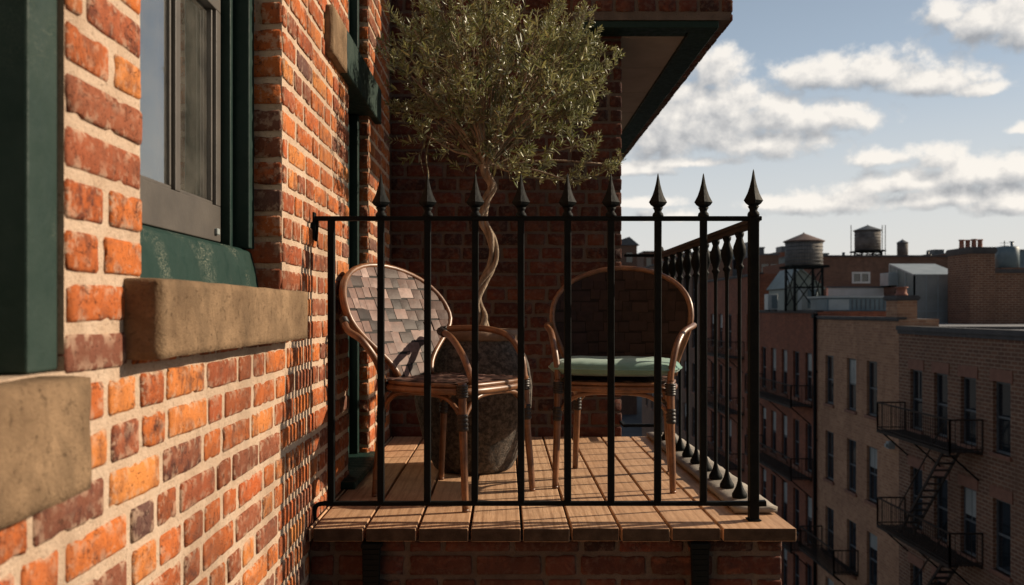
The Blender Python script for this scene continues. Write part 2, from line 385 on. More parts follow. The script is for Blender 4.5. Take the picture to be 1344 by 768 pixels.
# ------------------------------------------------------------------ brickwork
CH = .0757; Z0 = -.0165
def brick_panel(mb, O, U, V, N, u0, u1, v0, v1, holes=(), seed=1, mort=.015, mode='mix', dens=.02, front=0.0, keep=None):
    """real bricks on a wall plane: O + U*u + V*v, N the outward side; v is measured in the world's height"""
    rr = random.Random(seed); O = Vector(O); U = Vector(U); V = Vector(V); N = Vector(N)
    flip = U.cross(V).dot(N) < 0
    k0 = int(math.floor((v0 - Z0)/CH)); k1 = int(math.ceil((v1 - Z0)/CH))
    for k in range(k0, k1):
        a0 = Z0 + k*CH; va = max(a0 + mort/2, v0); vb = min(a0 + CH - mort/2, v1)
        if vb - va < .015: continue
        vm = (va+vb)/2
        iv = [(u0, u1)]
        for (h0, h1, g0, g1) in holes:
            if g0 < vm < g1:
                nw = []
                for a, b in iv:
                    if h1 <= a or h0 >= b: nw.append((a,b)); continue
                    if h0 > a: nw.append((a,h0))
                    if h1 < b: nw.append((h1,b))
                iv = nw
        segs = []; u = u0 - rr.uniform(0,.2)
        while u < u1:
            if mode == 'mix': L = (.205 if rr.random() < .5 else .10) if k % 2 else (.205 if rr.random() < .42 else .098)
            elif mode == 'stretch': L = .205
            else: L = .098
            L += mort + rr.uniform(-.006,.006); segs.append((u, u+L)); u += L
        if mode == 'stretch' and k % 2: segs = [(a-.105,b-.105) for a,b in segs]+[(segs[-1][1]-.105, segs[-1][1]+.1)]
        for a, b in iv:
            cur = []
            for s0, s1 in segs:
                c0, c1 = max(s0,a), min(s1,b)
                if c1 - c0 > .004: cur.append([c0,c1])
            i = 0
            while i < len(cur) and len(cur) > 1:      # no slivers: give them to the neighbour
                if cur[i][1]-cur[i][0] < .05:
                    if i > 0: cur[i-1][1] = cur[i][1]
                    else: cur[1][0] = cur[0][0]
                    cur.pop(i)
                else: i += 1
            for c0, c1 in cur:
                ea = mort/2 if c0 > a+.002 else .0; eb = mort/2 if c1 < b-.002 else .0
                one_brick(mb, O,U,V,N, c0+ea, c1-eb, va+rr.uniform(-.0018,.0018), vb+rr.uniform(-.0018,.0018), rr, dens, front+rr.uniform(-.0015,.0015), flip)
def one_brick(mb, O,U,V,N, ua, ub, va, vb, rr, dens, fr, flip):
    L = ub-ua; H = vb-va
    if L < .012: return
    nu = max(3, int(L/dens)); nv = max(3, int(H/dens)+1)
    r = rr.random(); g = rr.random(); bcol = rr.random(); so = rr.uniform(0,50)
    tilt = rr.uniform(-.0012,.0012); skew = rr.uniform(-.002,.002)
    grid = []; cols = []; vs = []
    for j in range(nv+1):
        for i in range(nu+1):
            # grid lines gathered close to the rim, so that the rounding is small
            fu = i/nu; fv = j/nv
            if i == 1: fu = min(.3,.006/L)
            if i == nu-1: fu = 1-min(.3,.006/L)
            if j == 1: fv = .1
            if j == nv-1: fv = .9
            u = ua + L*fu; v = va + H*fv
            ed = i in (0,nu) or j in (0,nv); co = i in (0,nu) and j in (0,nv)
            d = fr + tilt*(fu-.5)*2
            q = Vector((u*28+so, v*28, so))
            wob = noise.noise(q)
            d += noise.noise(q*2.1)*.0012
            if ed:
                d -= .0024
                if i == 0: u += .0030*wob + .001
                if i == nu: u += .0030*wob - .001
                if j == 0: v += .0020*wob
                if j == nv: v += .0020*noise.noise(q+Vector((9,9,9)))
                if noise.noise(q*1.3+Vector((0,5,3))) > .38:            # chipped arris
                    d -= .003; u += (.5-fu)*.010; v += (.5-fv)*.008
            if co:
                u += .003 if i == 0 else -.003; v += .0025 if j == 0 else -.0025
            v += skew*(fu-.5)
            vs.append(O + U*u + V*v + N*d); cols.append((r,g,bcol,1.0 if ed else (.55 if (i in (1,nu-1) or j in (1,nv-1)) else .0)))
    W = nu+1; fs = []
    for j in range(nv):
        for i in range(nu): fs.append((j*W+i, j*W+i+1, (j+1)*W+i+1, (j+1)*W+i))
    ring = [i for i in range(nu+1)] + [j*W+nu for j in range(1,nv+1)] + [nv*W+i for i in range(nu-1,-1,-1)] + [j*W for j in range(nv-1,0,-1)]
    b = len(vs)
    for q in ring:
        vs.append(vs[q] - N*(.011)); cols.append((r,g,bcol,1.0))
    n = len(ring)
    for i in range(n): fs.append((ring[i], b+i, b+(i+1)%n, ring[(i+1)%n]))
    if flip: fs = [tuple(reversed(f)) for f in fs]
    mb.add(vs, fs, 0, True, cols)
def holed(mb, O, U, V, N, u0, u1, v0, v1, holes, depth, mat=0, rmat=None):
    """flat wall sheet with openings and their reveals"""
    O = Vector(O); U = Vector(U); V = Vector(V); N = Vector(N); rmat = mat if rmat is None else rmat
    us = sorted({u0,u1,*[h[0] for h in holes if u0<h[0]<u1],*[h[1] for h in holes if u0<h[1]<u1]}); vs = sorted({v0,v1,*[h[2] for h in holes if v0<h[2]<v1],*[h[3] for h in holes if v0<h[3]<v1]})
    flip = U.cross(V).dot(N) < 0
    def q(a,b,c,d,m):
        p = [a,b,c,d]
        if flip: p.reverse()
        mb.quad(*p, mat=m)
    pt = lambda u,v,d=0: O+U*u+V*v-N*d
    for i in range(len(us)-1):
        for j in range(len(vs)-1):
            um=(us[i]+us[i+1])/2; vm=(vs[j]+vs[j+1])/2
            if any(h[0]<um<h[1] and h[2]<vm<h[3] for h in holes): continue
            q(pt(us[i],vs[j]),pt(us[i+1],vs[j]),pt(us[i+1],vs[j+1]),pt(us[i],vs[j+1]),mat)
    for a,b,c,d in holes:
        q(pt(a,c),pt(a,c,depth),pt(a,d,depth),pt(a,d),rmat) if False else None
        q(pt(a,c,depth),pt(a,c),pt(a,d),pt(a,d,depth),rmat)
        q(pt(b,c),pt(b,c,depth),pt(b,d,depth),pt(b,d),rmat)
        q(pt(a,c),pt(a,c,depth),pt(b,c,depth),pt(b,c),rmat)
        q(pt(a,d,depth),pt(a,d),pt(b,d),pt(b,d,depth),rmat)

# ================================================================== SETTING
GZ = -13.4
g = MB(); g.add([(-900,-300,GZ),(900,-300,GZ),(900,2500,GZ),(-900,2500,GZ)], [(0,1,2,3)]); obj('ground', g, M['asphalt'], kind='structure')
g = MB(); g.add([(5.0,-60,GZ+.004),(10.6,-60,GZ+.004),(10.6,95,GZ+.004),(5.0,95,GZ+.004)], [(0,1,2,3)]); obj('road', g, M['asphalt'], kind='structure')
g = MB(); g.box(10.6,13.69,-60,95,GZ,GZ+.13); obj('pavement', g, M['pavement'], kind='structure')
g = MB(); g.box(-.6,5.0,-60,2.8,GZ,GZ+.13); g.box(.95,5.0,2.8,95,GZ,GZ+.13); obj('pavement', g, M['pavement'], kind='structure')

# ================================================================== HOUSE (lit wall on the left)
WX = -.629
house = thing('brick_house', 'sunlit orange brick house wall with green framed windows, on the left', 'house', (-1.4,2.5,GZ))
zc = CAMZ
W_NEAR = (.35, 1.271, zc-.087, zc+1.9)       # y0,y1,z0,z1
W_MID  = (1.536, 2.516, zc+.055, zc+1.9)
DOOR   = (3.577, 4.12, .0, zc+1.85)
holes = [W_NEAR, W_MID, DOOR]
wm = MB()
brick_panel(wm, (WX,0,0), (0,1,0), (0,0,1), (1,0,0), .2, 4.86, -1.75, 2.75, holes, 11, mort=.0185, dens=.016)
for (yf, za, zb, s) in ((1.536+.98, W_MID[2], W_MID[3], 5), (4.12, 0, DOOR[3], 6)):
    brick_panel(wm, (0,yf,0), (1,0,0), (0,0,1), (0,-1,0), WX-.16, WX-.004, za, zb, (), s, front=.006, mode='mix')
for (yf, za, zb, s) in ((1.271, W_NEAR[2], W_NEAR[3], 8),):
    pass
holed(wm, (WX-.0042,0,0), (0,1,0), (0,0,1), (1,0,0), -3, 4.86, -6, 4.2, holes, .34, 1)
holed(wm, (WX-.0042,0,0), (0,1,0), (0,0,1), (1,0,0), -3, 4.86, GZ, -6, [], .34, 1)
wm.box(-5,WX-.34,-3,4.86,GZ,4.2,2) if False else None
obj('wall', wm, [M['brick'], M['mortar'], M['room']], house)
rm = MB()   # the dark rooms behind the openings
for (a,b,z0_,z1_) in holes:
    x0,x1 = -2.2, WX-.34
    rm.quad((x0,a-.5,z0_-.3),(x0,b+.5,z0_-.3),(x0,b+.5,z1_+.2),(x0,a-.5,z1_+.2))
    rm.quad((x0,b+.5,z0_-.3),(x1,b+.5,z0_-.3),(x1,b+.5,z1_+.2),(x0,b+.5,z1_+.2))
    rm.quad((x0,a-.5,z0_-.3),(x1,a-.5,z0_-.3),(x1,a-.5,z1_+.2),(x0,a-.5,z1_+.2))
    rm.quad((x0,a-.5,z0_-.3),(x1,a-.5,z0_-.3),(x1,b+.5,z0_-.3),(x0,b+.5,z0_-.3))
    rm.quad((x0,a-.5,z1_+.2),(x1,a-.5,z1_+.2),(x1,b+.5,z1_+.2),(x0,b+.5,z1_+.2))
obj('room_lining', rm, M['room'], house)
up = MB(); up.box(-5.5,WX-.36,-3,4.86,4.2,4.3); obj('roof', up, M['roof_felt'], house)
bk = MB(); bk.box(-5.5,-2.3,-3,4.86,GZ,4.2); bk.box(-2.3,WX-.345,-3,4.86,GZ,-1.8); obj('rear_wall', bk, M['cb_dull'], house)

# near window (only its far edge is in view)
fr = MB()
fr.box(WX-.10,WX-.012, 1.188,1.2695, zc-.085, W_NEAR[3]-.002)
fr.box(WX-.32,WX-.10, 1.235,1.2695, zc-.085, W_NEAR[3]-.002)
fr.box(WX-.16,WX-.10, 1.165,1.234, zc-.085, W_NEAR[3]-.002)
fr.box(WX-.32,WX-.012, .352,.44, zc-.085, W_NEAR[3]-.002)
w1 = obj('window', fr, M['green_pale'], house, bev=.004, bseg=2, label='nearest window with faded green casing')
sa = MB()
for (y0_,y1_) in ((1.09,1.163),(.442,.51)): sa.box(WX-.22,WX-.17,y0_,y1_,zc-.02,zc+1.85)
sa.box(WX-.22,WX-.17,.442,1.163,zc-.085,zc-.02); obj('sash', sa, M['green'], w1, bev=.004)
gl = MB(); gl.box(WX-.198,WX-.194,.51,1.09,zc-.02,zc+1.85); obj('pane', gl, M['glass'], w1)
st = MB(); st.rough_box(WX-.16,WX+.062,.30,1.225, zc-.250, zc-.0885, .020, .003, .005, 0, 3.1); obj('sill', st, M['stone'], w1)

# middle window
y0,y1 = 1.536,2.516
fr = MB()
fr.box(WX-.30,WX-.082, y1-.055,y1-.0015, zc+.175, W_MID[3]-.002)      # far jamb
fr.box(WX-.20,WX-.125, y1-.085,y1-.055, zc+.175, W_MID[3]-.002)
fr.box(WX-.30,WX-.082, y0+.0015,y0+.055, zc+.175, W_MID[3]-.002)
fr.box(WX-.30,WX-.082, y0+.055,y1-.055, W_MID[3]-.08, W_MID[3]-.002)
w2 = obj('window', fr, M['green'], house, bev=.003, bseg=2, label='second window with grey sash and green frame, sky mirrored in its glass')
gs = MB()                                     # sloping green wooden sill
A = [(WX-.068,zc+.0585),(WX-.30,zc+.0585),(WX-.30,zc+.185),(WX-.105,zc+.174),(WX-.090,zc+.165),(WX-.078,zc+.12)]
n = len(A); ys = [y0+.002 + (y1-y0-.004)*i/14 for i in range(15)]
vs = [(x, yy, z) for yy in ys for x,z in A]
fs = [(i*n+k, i*n+(k+1)%n, (i+1)*n+(k+1)%n, (i+1)*n+k) for i in range(14) for k in range(n)] + [tuple(range(n-1,-1,-1)), tuple(14*n+k for k in range(n))]
gs.add(vs, [tuple(reversed(f)) for f in fs]); obj('sill', gs, M['green_scr'], w2, bev=.004, bseg=2)
SX = WX-.150
sa = MB()
sa.box(SX-.045,SX, y0+.057,y1-.087, zc+.188, zc+.285)
sa.box(SX-.045,SX, y0+.057,y1-.087, zc+.815, zc+.865)
for (a,b) in ((y0+.057,y0+.12),(2.095,2.128),(y1-.125,y1-.087)): sa.box(SX-.045,SX, a,b, zc+.285, zc+.815)
for (a,b) in ((y0+.12,2.095),(2.128,y1-.125)):     # glazing beads
    sa.box(SX-.034,SX-.010, a,b, zc+.286, zc+.296); sa.box(SX-.034,SX-.010, a,a+.010, zc+.296,zc+.815); sa.box(SX-.034,SX-.010, b-.010,b, zc+.296,zc+.815)
sa.box(SX-.090,SX-.047, y0+.057,y1-.057, zc+.80, zc+.85)
for (a,b) in ((y0+.057,y0+.12),(2.095,2.128),(y1-.12,y1-.057)): sa.box(SX-.090,SX-.047, a,b, zc+.85, W_MID[3]-.082)
obj('sash', sa, M['sash'], w2, bev=.0025, bseg=2)
ct = MB(); ct.box(SX-.001,SX+.009,2.375,2.395,zc+.205,zc+.222); obj('catch', ct, M['metal_pale'], w2, bev=.002)
for (a,b,tw_) in ((y0+.11,2.10,8.5),(2.12,y1-.115,0)):      # the old near pane sits a little askew
    mt_=Matrix.Translation((SX-.024-(.027 if tw_ else 0),(a+b)/2,zc+.55)) @ Matrix.Rotation(-math.radians(tw_),4,'Z')
    gl = MB(); gl.box(-.002,.002,-(b-a)/2,(b-a)/2,-.27,.27,M=mt_); obj('pane', gl, M['glass'], w2)
gl = MB(); gl.box(SX-.072,SX-.068,y0+.11,y1-.11,zc+.84,W_MID[3]-.08); obj('pane', gl, M['glass'], w2)
cu = MB(); nn = 260; vs = []
for i in range(nn+1):
    yy = y0 + .02 + (y1-y0-.04)*i/nn
    xx = SX-.12 + .011*math.sin(yy*190) + .006*math.sin(yy*67+1)
    vs += [(xx,yy,zc+.05),(xx-.004*math.sin(yy*190),yy,zc+1.8)]
cu.add(vs, [(2*i,2*i+2,2*i+3,2*i+1) for i in range(nn)], 0, True); obj('curtain', cu, M['curtain'], w2)
st = MB(); st.rough_box(WX-.12,WX+.060,1.468,2.568, zc-.082, zc+.0560, .016, .0018, .003, 0, 8.4); obj('stone_sill', st, M['stone'], w2)

# tall door on to the balcony
y0,y1 = DOOR[0],DOOR[1]
fr = MB()
for (z0_,z1_) in ((.031,zc+.905),(zc+1.08,DOOR[3]-.002)):
    fr.box(WX-.30,WX-.045, y0+.0015,y0+.04, z0_,z1_)
    fr.box(WX-.30,WX-.046, y1-.045,y1-.008, z0_,z1_); fr.box(WX-.28,WX-.085, y1-.075,y1-.0455, z0_,z1_)
dr = obj('door', fr, M['green'], house, bev=.003, label='tall narrow balcony door in a dark green frame')
lf = MB()
lf.box(WX-.20,WX-.155, y0+.042,y1-.042,.036,.30); lf.box(WX-.20,WX-.155, y0+.042,y1-.042,zc+.80,zc+.90)
for (a,b) in ((y0+.042,y0+.11),(y1-.11,y1-.042)): lf.box(WX-.20,WX-.155,a,b,.30,zc+.80)
for zz in (.62,.95,1.22): lf.box(WX-.19,WX-.165,y0+.11,y1-.11,zz,zz+.025)
obj('door_leaf', lf, M['green'], dr, bev=.003)
gl = MB(); gl.box(WX-.180,WX-.176,y0+.11,y1-.11,.30,zc+.80); gl.box(WX-.180,WX-.176,y0+.05,y1-.05,zc+1.08,DOOR[3]-.01); obj('pane', gl, M['glass'], dr)
th = MB(); th.box(WX-.30,WX+.055,3.40,4.16,.0025,.030); obj('threshold', th, M['green_scr'], dr, bev=.006, bseg=2)
li = MB(); li.box(WX-.32,WX+.030,3.385,4.31,zc+.908,zc+1.075); obj('lintel', li, M['green_pale'], house, bev=.004, label='green painted lintel board over the balcony door')
ls = MB(); ls.rough_box(WX-.10,WX+.029,3.10,3.382,zc+.908,zc+1.078,.02,.0012,.002,0,2.2); obj('lintel_block', ls, M['stone'], house)

# ================================================================== BACK HOUSE WITH THE OVERHANG
BY = 4.85; BXR = .644
back = thing('brick_extension', 'shaded dark red brick wall behind the potted tree, upper floor jutting out on its right', 'building', (0,6,GZ))
bm = MB()
brick_panel(bm, (0,BY,0),(1,0,0),(0,0,1),(0,-1,0), WX+.008, BXR, -.05, 3.0, (), 21, mode='mix', dens=.025)
brick_panel(bm, (BXR,0,0),(0,1,0),(0,0,1),(1,0,0), BY+.006, 7.0, -1.0, 2.2, (), 22, mode='mix', dens=.05)
bm.box(WX-4,BXR-.0055,BY+.0055,11,GZ,2.2,1); bm.box(WX-4,.37,BY+.0055,11,2.2,4.2,1)
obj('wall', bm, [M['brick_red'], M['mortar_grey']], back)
OY = 4.64; OZ = zc+1.525; OXL=.36; OXR=1.20
ov = MB()
brick_panel(ov, (0,OY,0),(1,0,0),(0,0,1),(0,-1,0), OXL, OXR, OZ+.035, OZ+.12, (), 31, mode='head', dens=.02)
brick_panel(ov, (0,OY,0),(1,0,0),(0,0,1),(0,-1,0), OXL, OXR, OZ+.12, OZ+.34, (), 32, mode='mix', dens=.03)
brick_panel(ov, (OXR,0,0),(0,1,0),(0,0,1),(1,0,0), OY, 10.5, OZ+.0, OZ+.34, (), 33, mode='head', dens=.04)
ov.box(OXL,OXR-.0055,OY+.0055,10.5,OZ+.004,OZ+.34,1)
brick_panel(ov, (0,0,OZ+.004),(0,1,0),(1,0,0),(0,0,-1), OY+.02, 10.4, 1.135, OXR-.004, (), 34, mode='head', dens=.03)
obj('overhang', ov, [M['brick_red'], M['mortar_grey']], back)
tr = MB(); tr.box(OXL,1.13,OY+.012,OY+.10,OZ-.035,OZ+.003); tr.box(.99,1.13,OY+.10,10.4,OZ-.035,OZ+.003); tr.box(OXL,.99,OY+.10,BY,OZ-.02,OZ+.002)
obj('fascia', tr, M['green'], back, bev=.004)
so = MB()
for i in range(9):
    a = BY+.002+i*.62; so.box(BXR+.0,.989,a,a+.612,OZ-.022,OZ+.002)
obj('soffit', so, M['soffit'], back, bev=.003)

blocker=thing('slate_sky_blocker','added wing of the same terrace clad in dark slate, standing behind the viewer','building',(2,-3.5,GZ))  # added dark mass out of view, keeps sky light off the front faces
m=MB(); m.box(WX-4,4.6,-9,-1.9,GZ,8.6); obj('wall',m,M['slate'],blocker); m=MB(); m.box(WX-4,4.7,-9.1,-1.8,8.6,8.8); obj('coping',m,M['coping'],blocker)
# ================================================================== BALCONY
DY0 = 2.80
balc = thing('balcony', 'brick balcony with tan wooden floor boards against the orange wall', 'balcony', (.15,3.8,GZ))
b = MB()
BF = 2.845; BR = .895
brick_panel(b, (0,BF,0),(1,0,0),(0,0,1),(0,-1,0), WX+.004, BR, -1.7, -.052, (), 41, mode='mix', dens=.018)
brick_panel(b, (BR,0,0),(0,1,0),(0,0,1),(1,0,0), BF+.004, BY, -1.7, -.052, (), 42, mode='mix', dens=.04)
b.box(WX+.001,BR-.0055,BF+.0055,BY,GZ,-.049,1)
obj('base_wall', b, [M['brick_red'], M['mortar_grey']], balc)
gx = [(-.627)] + [(p-VX)*2.81/F for p in (410,479,548,616.5,685,749,814,880,947)] + [.925]
for i in range(len(gx)-1):
    a, c = gx[i]+.0048, gx[i+1]-.0048
    if i == len(gx)-2: c += .0048
    m_ = MB(); ze = R.uniform(-.0015,.0015)
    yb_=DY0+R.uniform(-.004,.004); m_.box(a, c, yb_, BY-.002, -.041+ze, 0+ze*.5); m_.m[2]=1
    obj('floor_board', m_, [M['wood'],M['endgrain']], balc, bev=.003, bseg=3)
k = MB(); k.rough_box(.775,.93,2.99,BY-.003,.0015,.030,.04,.0015,.006,0,5.5); obj('kerb', k, M['kerb'], balc)
for px in (489, 916):
    x = (px-VX)*2.83/F; m_ = MB()
    pts = [(x,2.806,-.049),(x,2.80,-.13),(x,2.806,-.23),(x,2.822,-.36),(x,2.836,-.52)]
    sp = spline(pts,5)
    for i in range(len(sp)-1): m_.bar(sp[i], sp[i+1]+(sp[i+1]-sp[i])*.05, .058*(1-.3*i/len(sp)), .018)
    m_.box(x-.032,x+.032,2.79,2.842,-.062,-.047)
    m_.box(x-.018,x+.018,2.822,2.8425,-.55,-.06)
    obj('bracket', m_, M['iron'], balc, bev=.002)

# ---------------------------------------------------------------- railings
RY = 2.91; RT = CAMZ+.3035
fr_ = thing('front_railing', 'black iron railing with spear tips across the near edge of the balcony', 'railing', (.1,RY,0))
m_ = MB(); m_.bar((WX-.02,RY,RT),(.845,RY,RT),.026,.0145); obj('top_rail', m_, M['iron'], fr_, bev=.002)
m_ = MB(); m_.bar((WX+.03,RY,.056),(.825,RY,.056),.022,.0135); m_.tube(spline([(WX+.034,RY,.056),(WX+.012,RY,.050),(WX+.004,RY,.03),(WX+.004,RY,.001)],4),.008,8)
m_.bar((.825,RY,.056),(.86,RY-.004,.058),.024,.018); obj('bottom_rail', m_, M['iron'], fr_, bev=.0015)
m_ = MB(); m_.tube(spline([(WX+.012,RY,RT-.004),(WX+.012,RY,RT-.04),(WX+.009,RY,RT-.075)],4),.005,6); m_.box(WX-.003,WX+.006,RY-.018,RY+.018,RT-.07,RT+.02)
obj('wall_bracket', m_, M['iron'], fr_)
bm_ = MB(); bm_.box(-.0112,.0112,-.0112,.0112,.058,RT+.004)
first = obj('baluster', bm_, M['iron'], fr_, bev=.002, local=True)
fm = MB()
def finial(s=1.0):
    m = MB()
    m.lathe([(0,0),(.0165*s,0),(.0185*s,.006*s),(.0165*s,.013*s),(.0115*s,.018*s),(.0125*s,.024*s),(.0175*s,.032*s)],seg=16)
    # four sided spear with hollow flanks
    pr = [(.010,.030),(.024,.041),(.030,.050),(.0255,.058),(.0185,.072),(.0125,.090),(.0070,.112),(.0022,.140),(.0002,.146)]
    vs=[];
    for r,z in pr:
        for k_ in range(8):
            a=k_*math.pi/4; rr=r*s*(1.0 if k_%2==0 else .74); vs.append((rr*math.cos(a),rr*math.sin(a)*.8,z*s))
    n_=len(pr); m.add(vs,[(i*8+k_,i*8+(k_+1)%8,(i+1)*8+(k_+1)%8,(i+1)*8+k_) for i in range(n_-1) for k_ in range(8)]+[tuple(range(7,-1,-1))],0,False)
    return m
xs = [(p-VX)*RY/F for p in (435,500,561,623,684,745,802,863,923)]
first.location = Vector((xs[0],RY,0))-ORG[fr_.name]
fsrc = None
for x in xs[1:]:
    bo = inst(first, fr_, (x,RY,0)); bo.rotation_euler=(R.gauss(0,.0012),R.gauss(0,.0012),R.gauss(0,.05))
    if fsrc is None:
        fsrc = obj('finial', finial(), M['iron'], bo, local=True); fsrc.location=(0,0,RT+.004)
    else:
        f2 = fsrc.copy(); COL.objects.link(f2); f2.parent = bo
pm = MB(); pm.box(-.0155,.0155,-.0155,.0155,.0,RT+.006); pm.box(-.022,.022,-.022,.022,.0015,.006)
po = obj('post', pm, M['iron'], fr_, bev=.002, local=True); po.location = Vector((.820,RY,0))-ORG[fr_.name]
f2 = obj('finial', finial(1.08), M['iron'], po, local=True); f2.location=(0,0,RT+.006)

RX = .83
sr = thing('side_railing', 'black iron railing with urn topped balusters along the open right side', 'railing', (RX,3.8,.03))
m_ = MB(); m_.bar((RX,2.93,.990),(RX,4.72,.990),.036,.014); m_.bar((RX,2.93,.975),(RX,4.72,.975),.022,.018); obj('top_rail', m_, M['iron_rail'], sr, bev=.003)
prof = [(.001,.030),(.024,.030),(.027,.036),(.026,.044),(.019,.056),(.013,.068),(.010,.078),(.0068,.09),(.0068,.80),(.0105,.835),(.0155,.842),(.0155,.848),(.0105,.854),(.0125,.864),(.0205,.885),(.0235,.902),(.0215,.918),(.0150,.934),(.0115,.946),(.0155,.956),(.0165,.966),(.001,.967)]
first = None
for i in range(9):
    yy = 3.12 + i*.176
    if first is None:
        m_ = MB(); m_.lathe([(r,z-.03) for r,z in prof], seg=14)
        first = obj('baluster', m_, M['iron'], sr, local=True); first.location = Vector((RX,yy,.03))-ORG[sr.name]
    else: inst(first, sr, (RX,yy,.03))
m_ = MB(); m_.tube([(RX,4.72,.0),(RX,4.72,.99)],.014,8); m_.lathe([(.002,.99),(.02,.995),(.024,1.01),(.016,1.03),(.002,1.04)],(RX,4.72,0),12); obj('post', m_, M['iron'], sr)
m_ = MB(); m_.bar((BXR-.002,4.72,.078),(RX,4.72,.078),.018,.016); m_.bar((BXR-.002,4.72,.985),(RX,4.72,.985),.028,.014); m_.bar((BXR-.002,4.86,.078),(BXR-.002,4.70,.078),.018,.016)
obj('end_rail', m_, M['iron'], sr)

# ================================================================== CHAIRS
def w_of(t, wb, wmx):
    if t < .55:
        q = t/.55; q = q*q*(3-2*q); return wb + (wmx-wb)*q
    q = (t-.55)/.45; return wmx*math.sqrt(max(0,1-q**2.3))
def shell_pt(x, t, wmx, rec, wrap, zb, H, off=0):
    s_ = x/wmx
    return Vector((x, .175 + rec*t - wrap*s_*s_ - off, zb + H*t))
def ring_wrap(par, a, b, r, n=5):
    a=Vector(a); b=Vector(b); mb=MB(); pts=[]; rs=[]
    for i in range(n):
        for f_,k_ in ((.0,.86),(.25,1.0),(.75,1.0),(1.,.86)): pts.append(a.lerp(b,(i+f_*.98)/n)); rs.append(r*k_)
    mb.tube(pts,rs,12); obj('cane_wrapping', mb, M['wrap'], par, local=True)
def make_chair(name, label, loc, rz, wb, wmx, rec, wrap, seat_z, top, arms, arm_world, legs, seed, seatmat, grp):
    rr = random.Random(seed)
    t_ = thing(name, label, 'chair', loc, rz, grp)
    Mi = Matrix.Translation(Vector(loc)) @ Matrix.Rotation(rz,4,'Z'); Mi.invert()
    H = top - seat_z
    # shell backing
    sh = MB(); NT_, NX = 22, 20; vs=[]
    for j in range(NT_+1):
        t = j/NT_*.992; w = w_of(t,wb,wmx)
        for i in range(NX+1): vs.append(shell_pt(-w+2*w*i/NX, t, wmx, rec, wrap, seat_z, H))
    W_=NX+1; b_=len(vs); vs += [v+Vector((0,.008,0)) for v in vs]
    fs=[(j*W_+i,j*W_+i+1,(j+1)*W_+i+1,(j+1)*W_+i) for j in range(NT_) for i in range(NX)]
    fs+=[tuple(reversed([b_+q for q in f])) for f in fs]
    sh.add(vs,fs,0,True); bk_ = obj('backrest', sh, M['weave_back'], t_, local=True)
    # patches
    pa = MB(); rows = 10; gap=.0026
    for side in (1,-1):
        for j in range(rows):
            ta, tb = (j+.04)/rows*.985, (j+.97)/rows*.985
            x = -wmx - rr.uniform(0,.05)
            while x < wmx:
                L = rr.uniform(.040,.082); xa, xb = x+gap/2, x+L-gap/2; x += L
                col=(min(1,max(0,rr.gauss(seatmat,.30 if seatmat>.3 else .05))),rr.random(),0,1); tj=rr.uniform(-.006,.006); lift=rr.uniform(0,.0025); tl=rr.uniform(-.0015,.0015)
                g_=[];G=4
                ok=False; vs=[]
                for jj in range(G+1):
                    t=ta+(tb-ta)*jj/G + .010*math.sin(xa*31+j*1.7)+.008*noise.noise(Vector((xa*20,j*3.1,seed))); t=min(max(t,.0),.985); w=w_of(t,wb,wmx)-.004
                    for ii in range(G+1):
                        xx=xa+(xb-xa)*ii/G; cx=max(-w,min(w,xx))
                        bul=(1-(2*ii/G-1)**4)*(1-(2*jj/G-1)**4)
                        vs.append(shell_pt(cx,t,wmx,rec,wrap,seat_z,H,0)+Vector((0,(-.0012-.0016*bul-lift*.7+tl*(ii/G-.5)*2) if side==1 else (.0088+.004*bul),0)))
                wd = max((vs[r_*(G+1)+G]-vs[r_*(G+1)]).length for r_ in range(G+1))
                if wd < .006: continue
                fs=[(jj*(G+1)+ii,jj*(G+1)+ii+1,(jj+1)*(G+1)+ii+1,(jj+1)*(G+1)+ii) for jj in range(G) for ii in range(G)]
                if side==-1: fs=[tuple(reversed(f)) for f in fs]
                pa.add(vs,fs,0,True,col)
    obj('woven_patches', pa, M['weave'], bk_, local=True)
    # frame hoop
    hp = MB(); L=[]; ts=[i/16*.80 for i in range(17)]
    for t in ts: L.append(shell_pt(-w_of(t,wb,wmx),t,wmx,rec,wrap,seat_z,H)+Vector((0,.003,0)))
    for a in range(1,16):
        an=math.pi*a/16; wt=w_of(.8,wb,wmx); x=-wt*math.cos(an); tt=.8
        # follow the outline between t=.8 on one side and the other
        lo,hi=.8,1.0
        for _ in range(20):
            md=(lo+hi)/2
            if w_of(md,wb,wmx)>abs(x): lo=md
            else: hi=md
        L.append(shell_pt(x,lo,wmx,rec,wrap,seat_z,H)+Vector((0,.003,.0)))
    for t in reversed(ts): L.append(shell_pt(w_of(t,wb,wmx),t,wmx,rec,wrap,seat_z,H)+Vector((0,.003,0)))
    hp.tube(L,.0115,10)
    L2=[p+Vector((0,.016,0))+ (Vector((0,0,seat_z+H*.5))-Vector((0,0,p.z)))*.02 for p in L]; hp.tube(L2,.006,8)
    obj('back_frame', hp, M['rattan'], t_, local=True)
    # seat
    fx = .215; fy=-.21; bx=.19; by=.19
    outline=[]
    for k_ in range(36):
        a=2*math.pi*k_/36; c,s_=math.cos(a),math.sin(a); ex=.55
        x=abs(c)**ex*math.copysign(1,c); y=abs(s_)**ex*math.copysign(1,s_)
        yy=(by+.0)*y if y>0 else (-fy+.005)*y; wx=fx if y<0 else fx+(bx-fx)*y
        outline.append((x*(wx+.01),yy))
    se = MB()
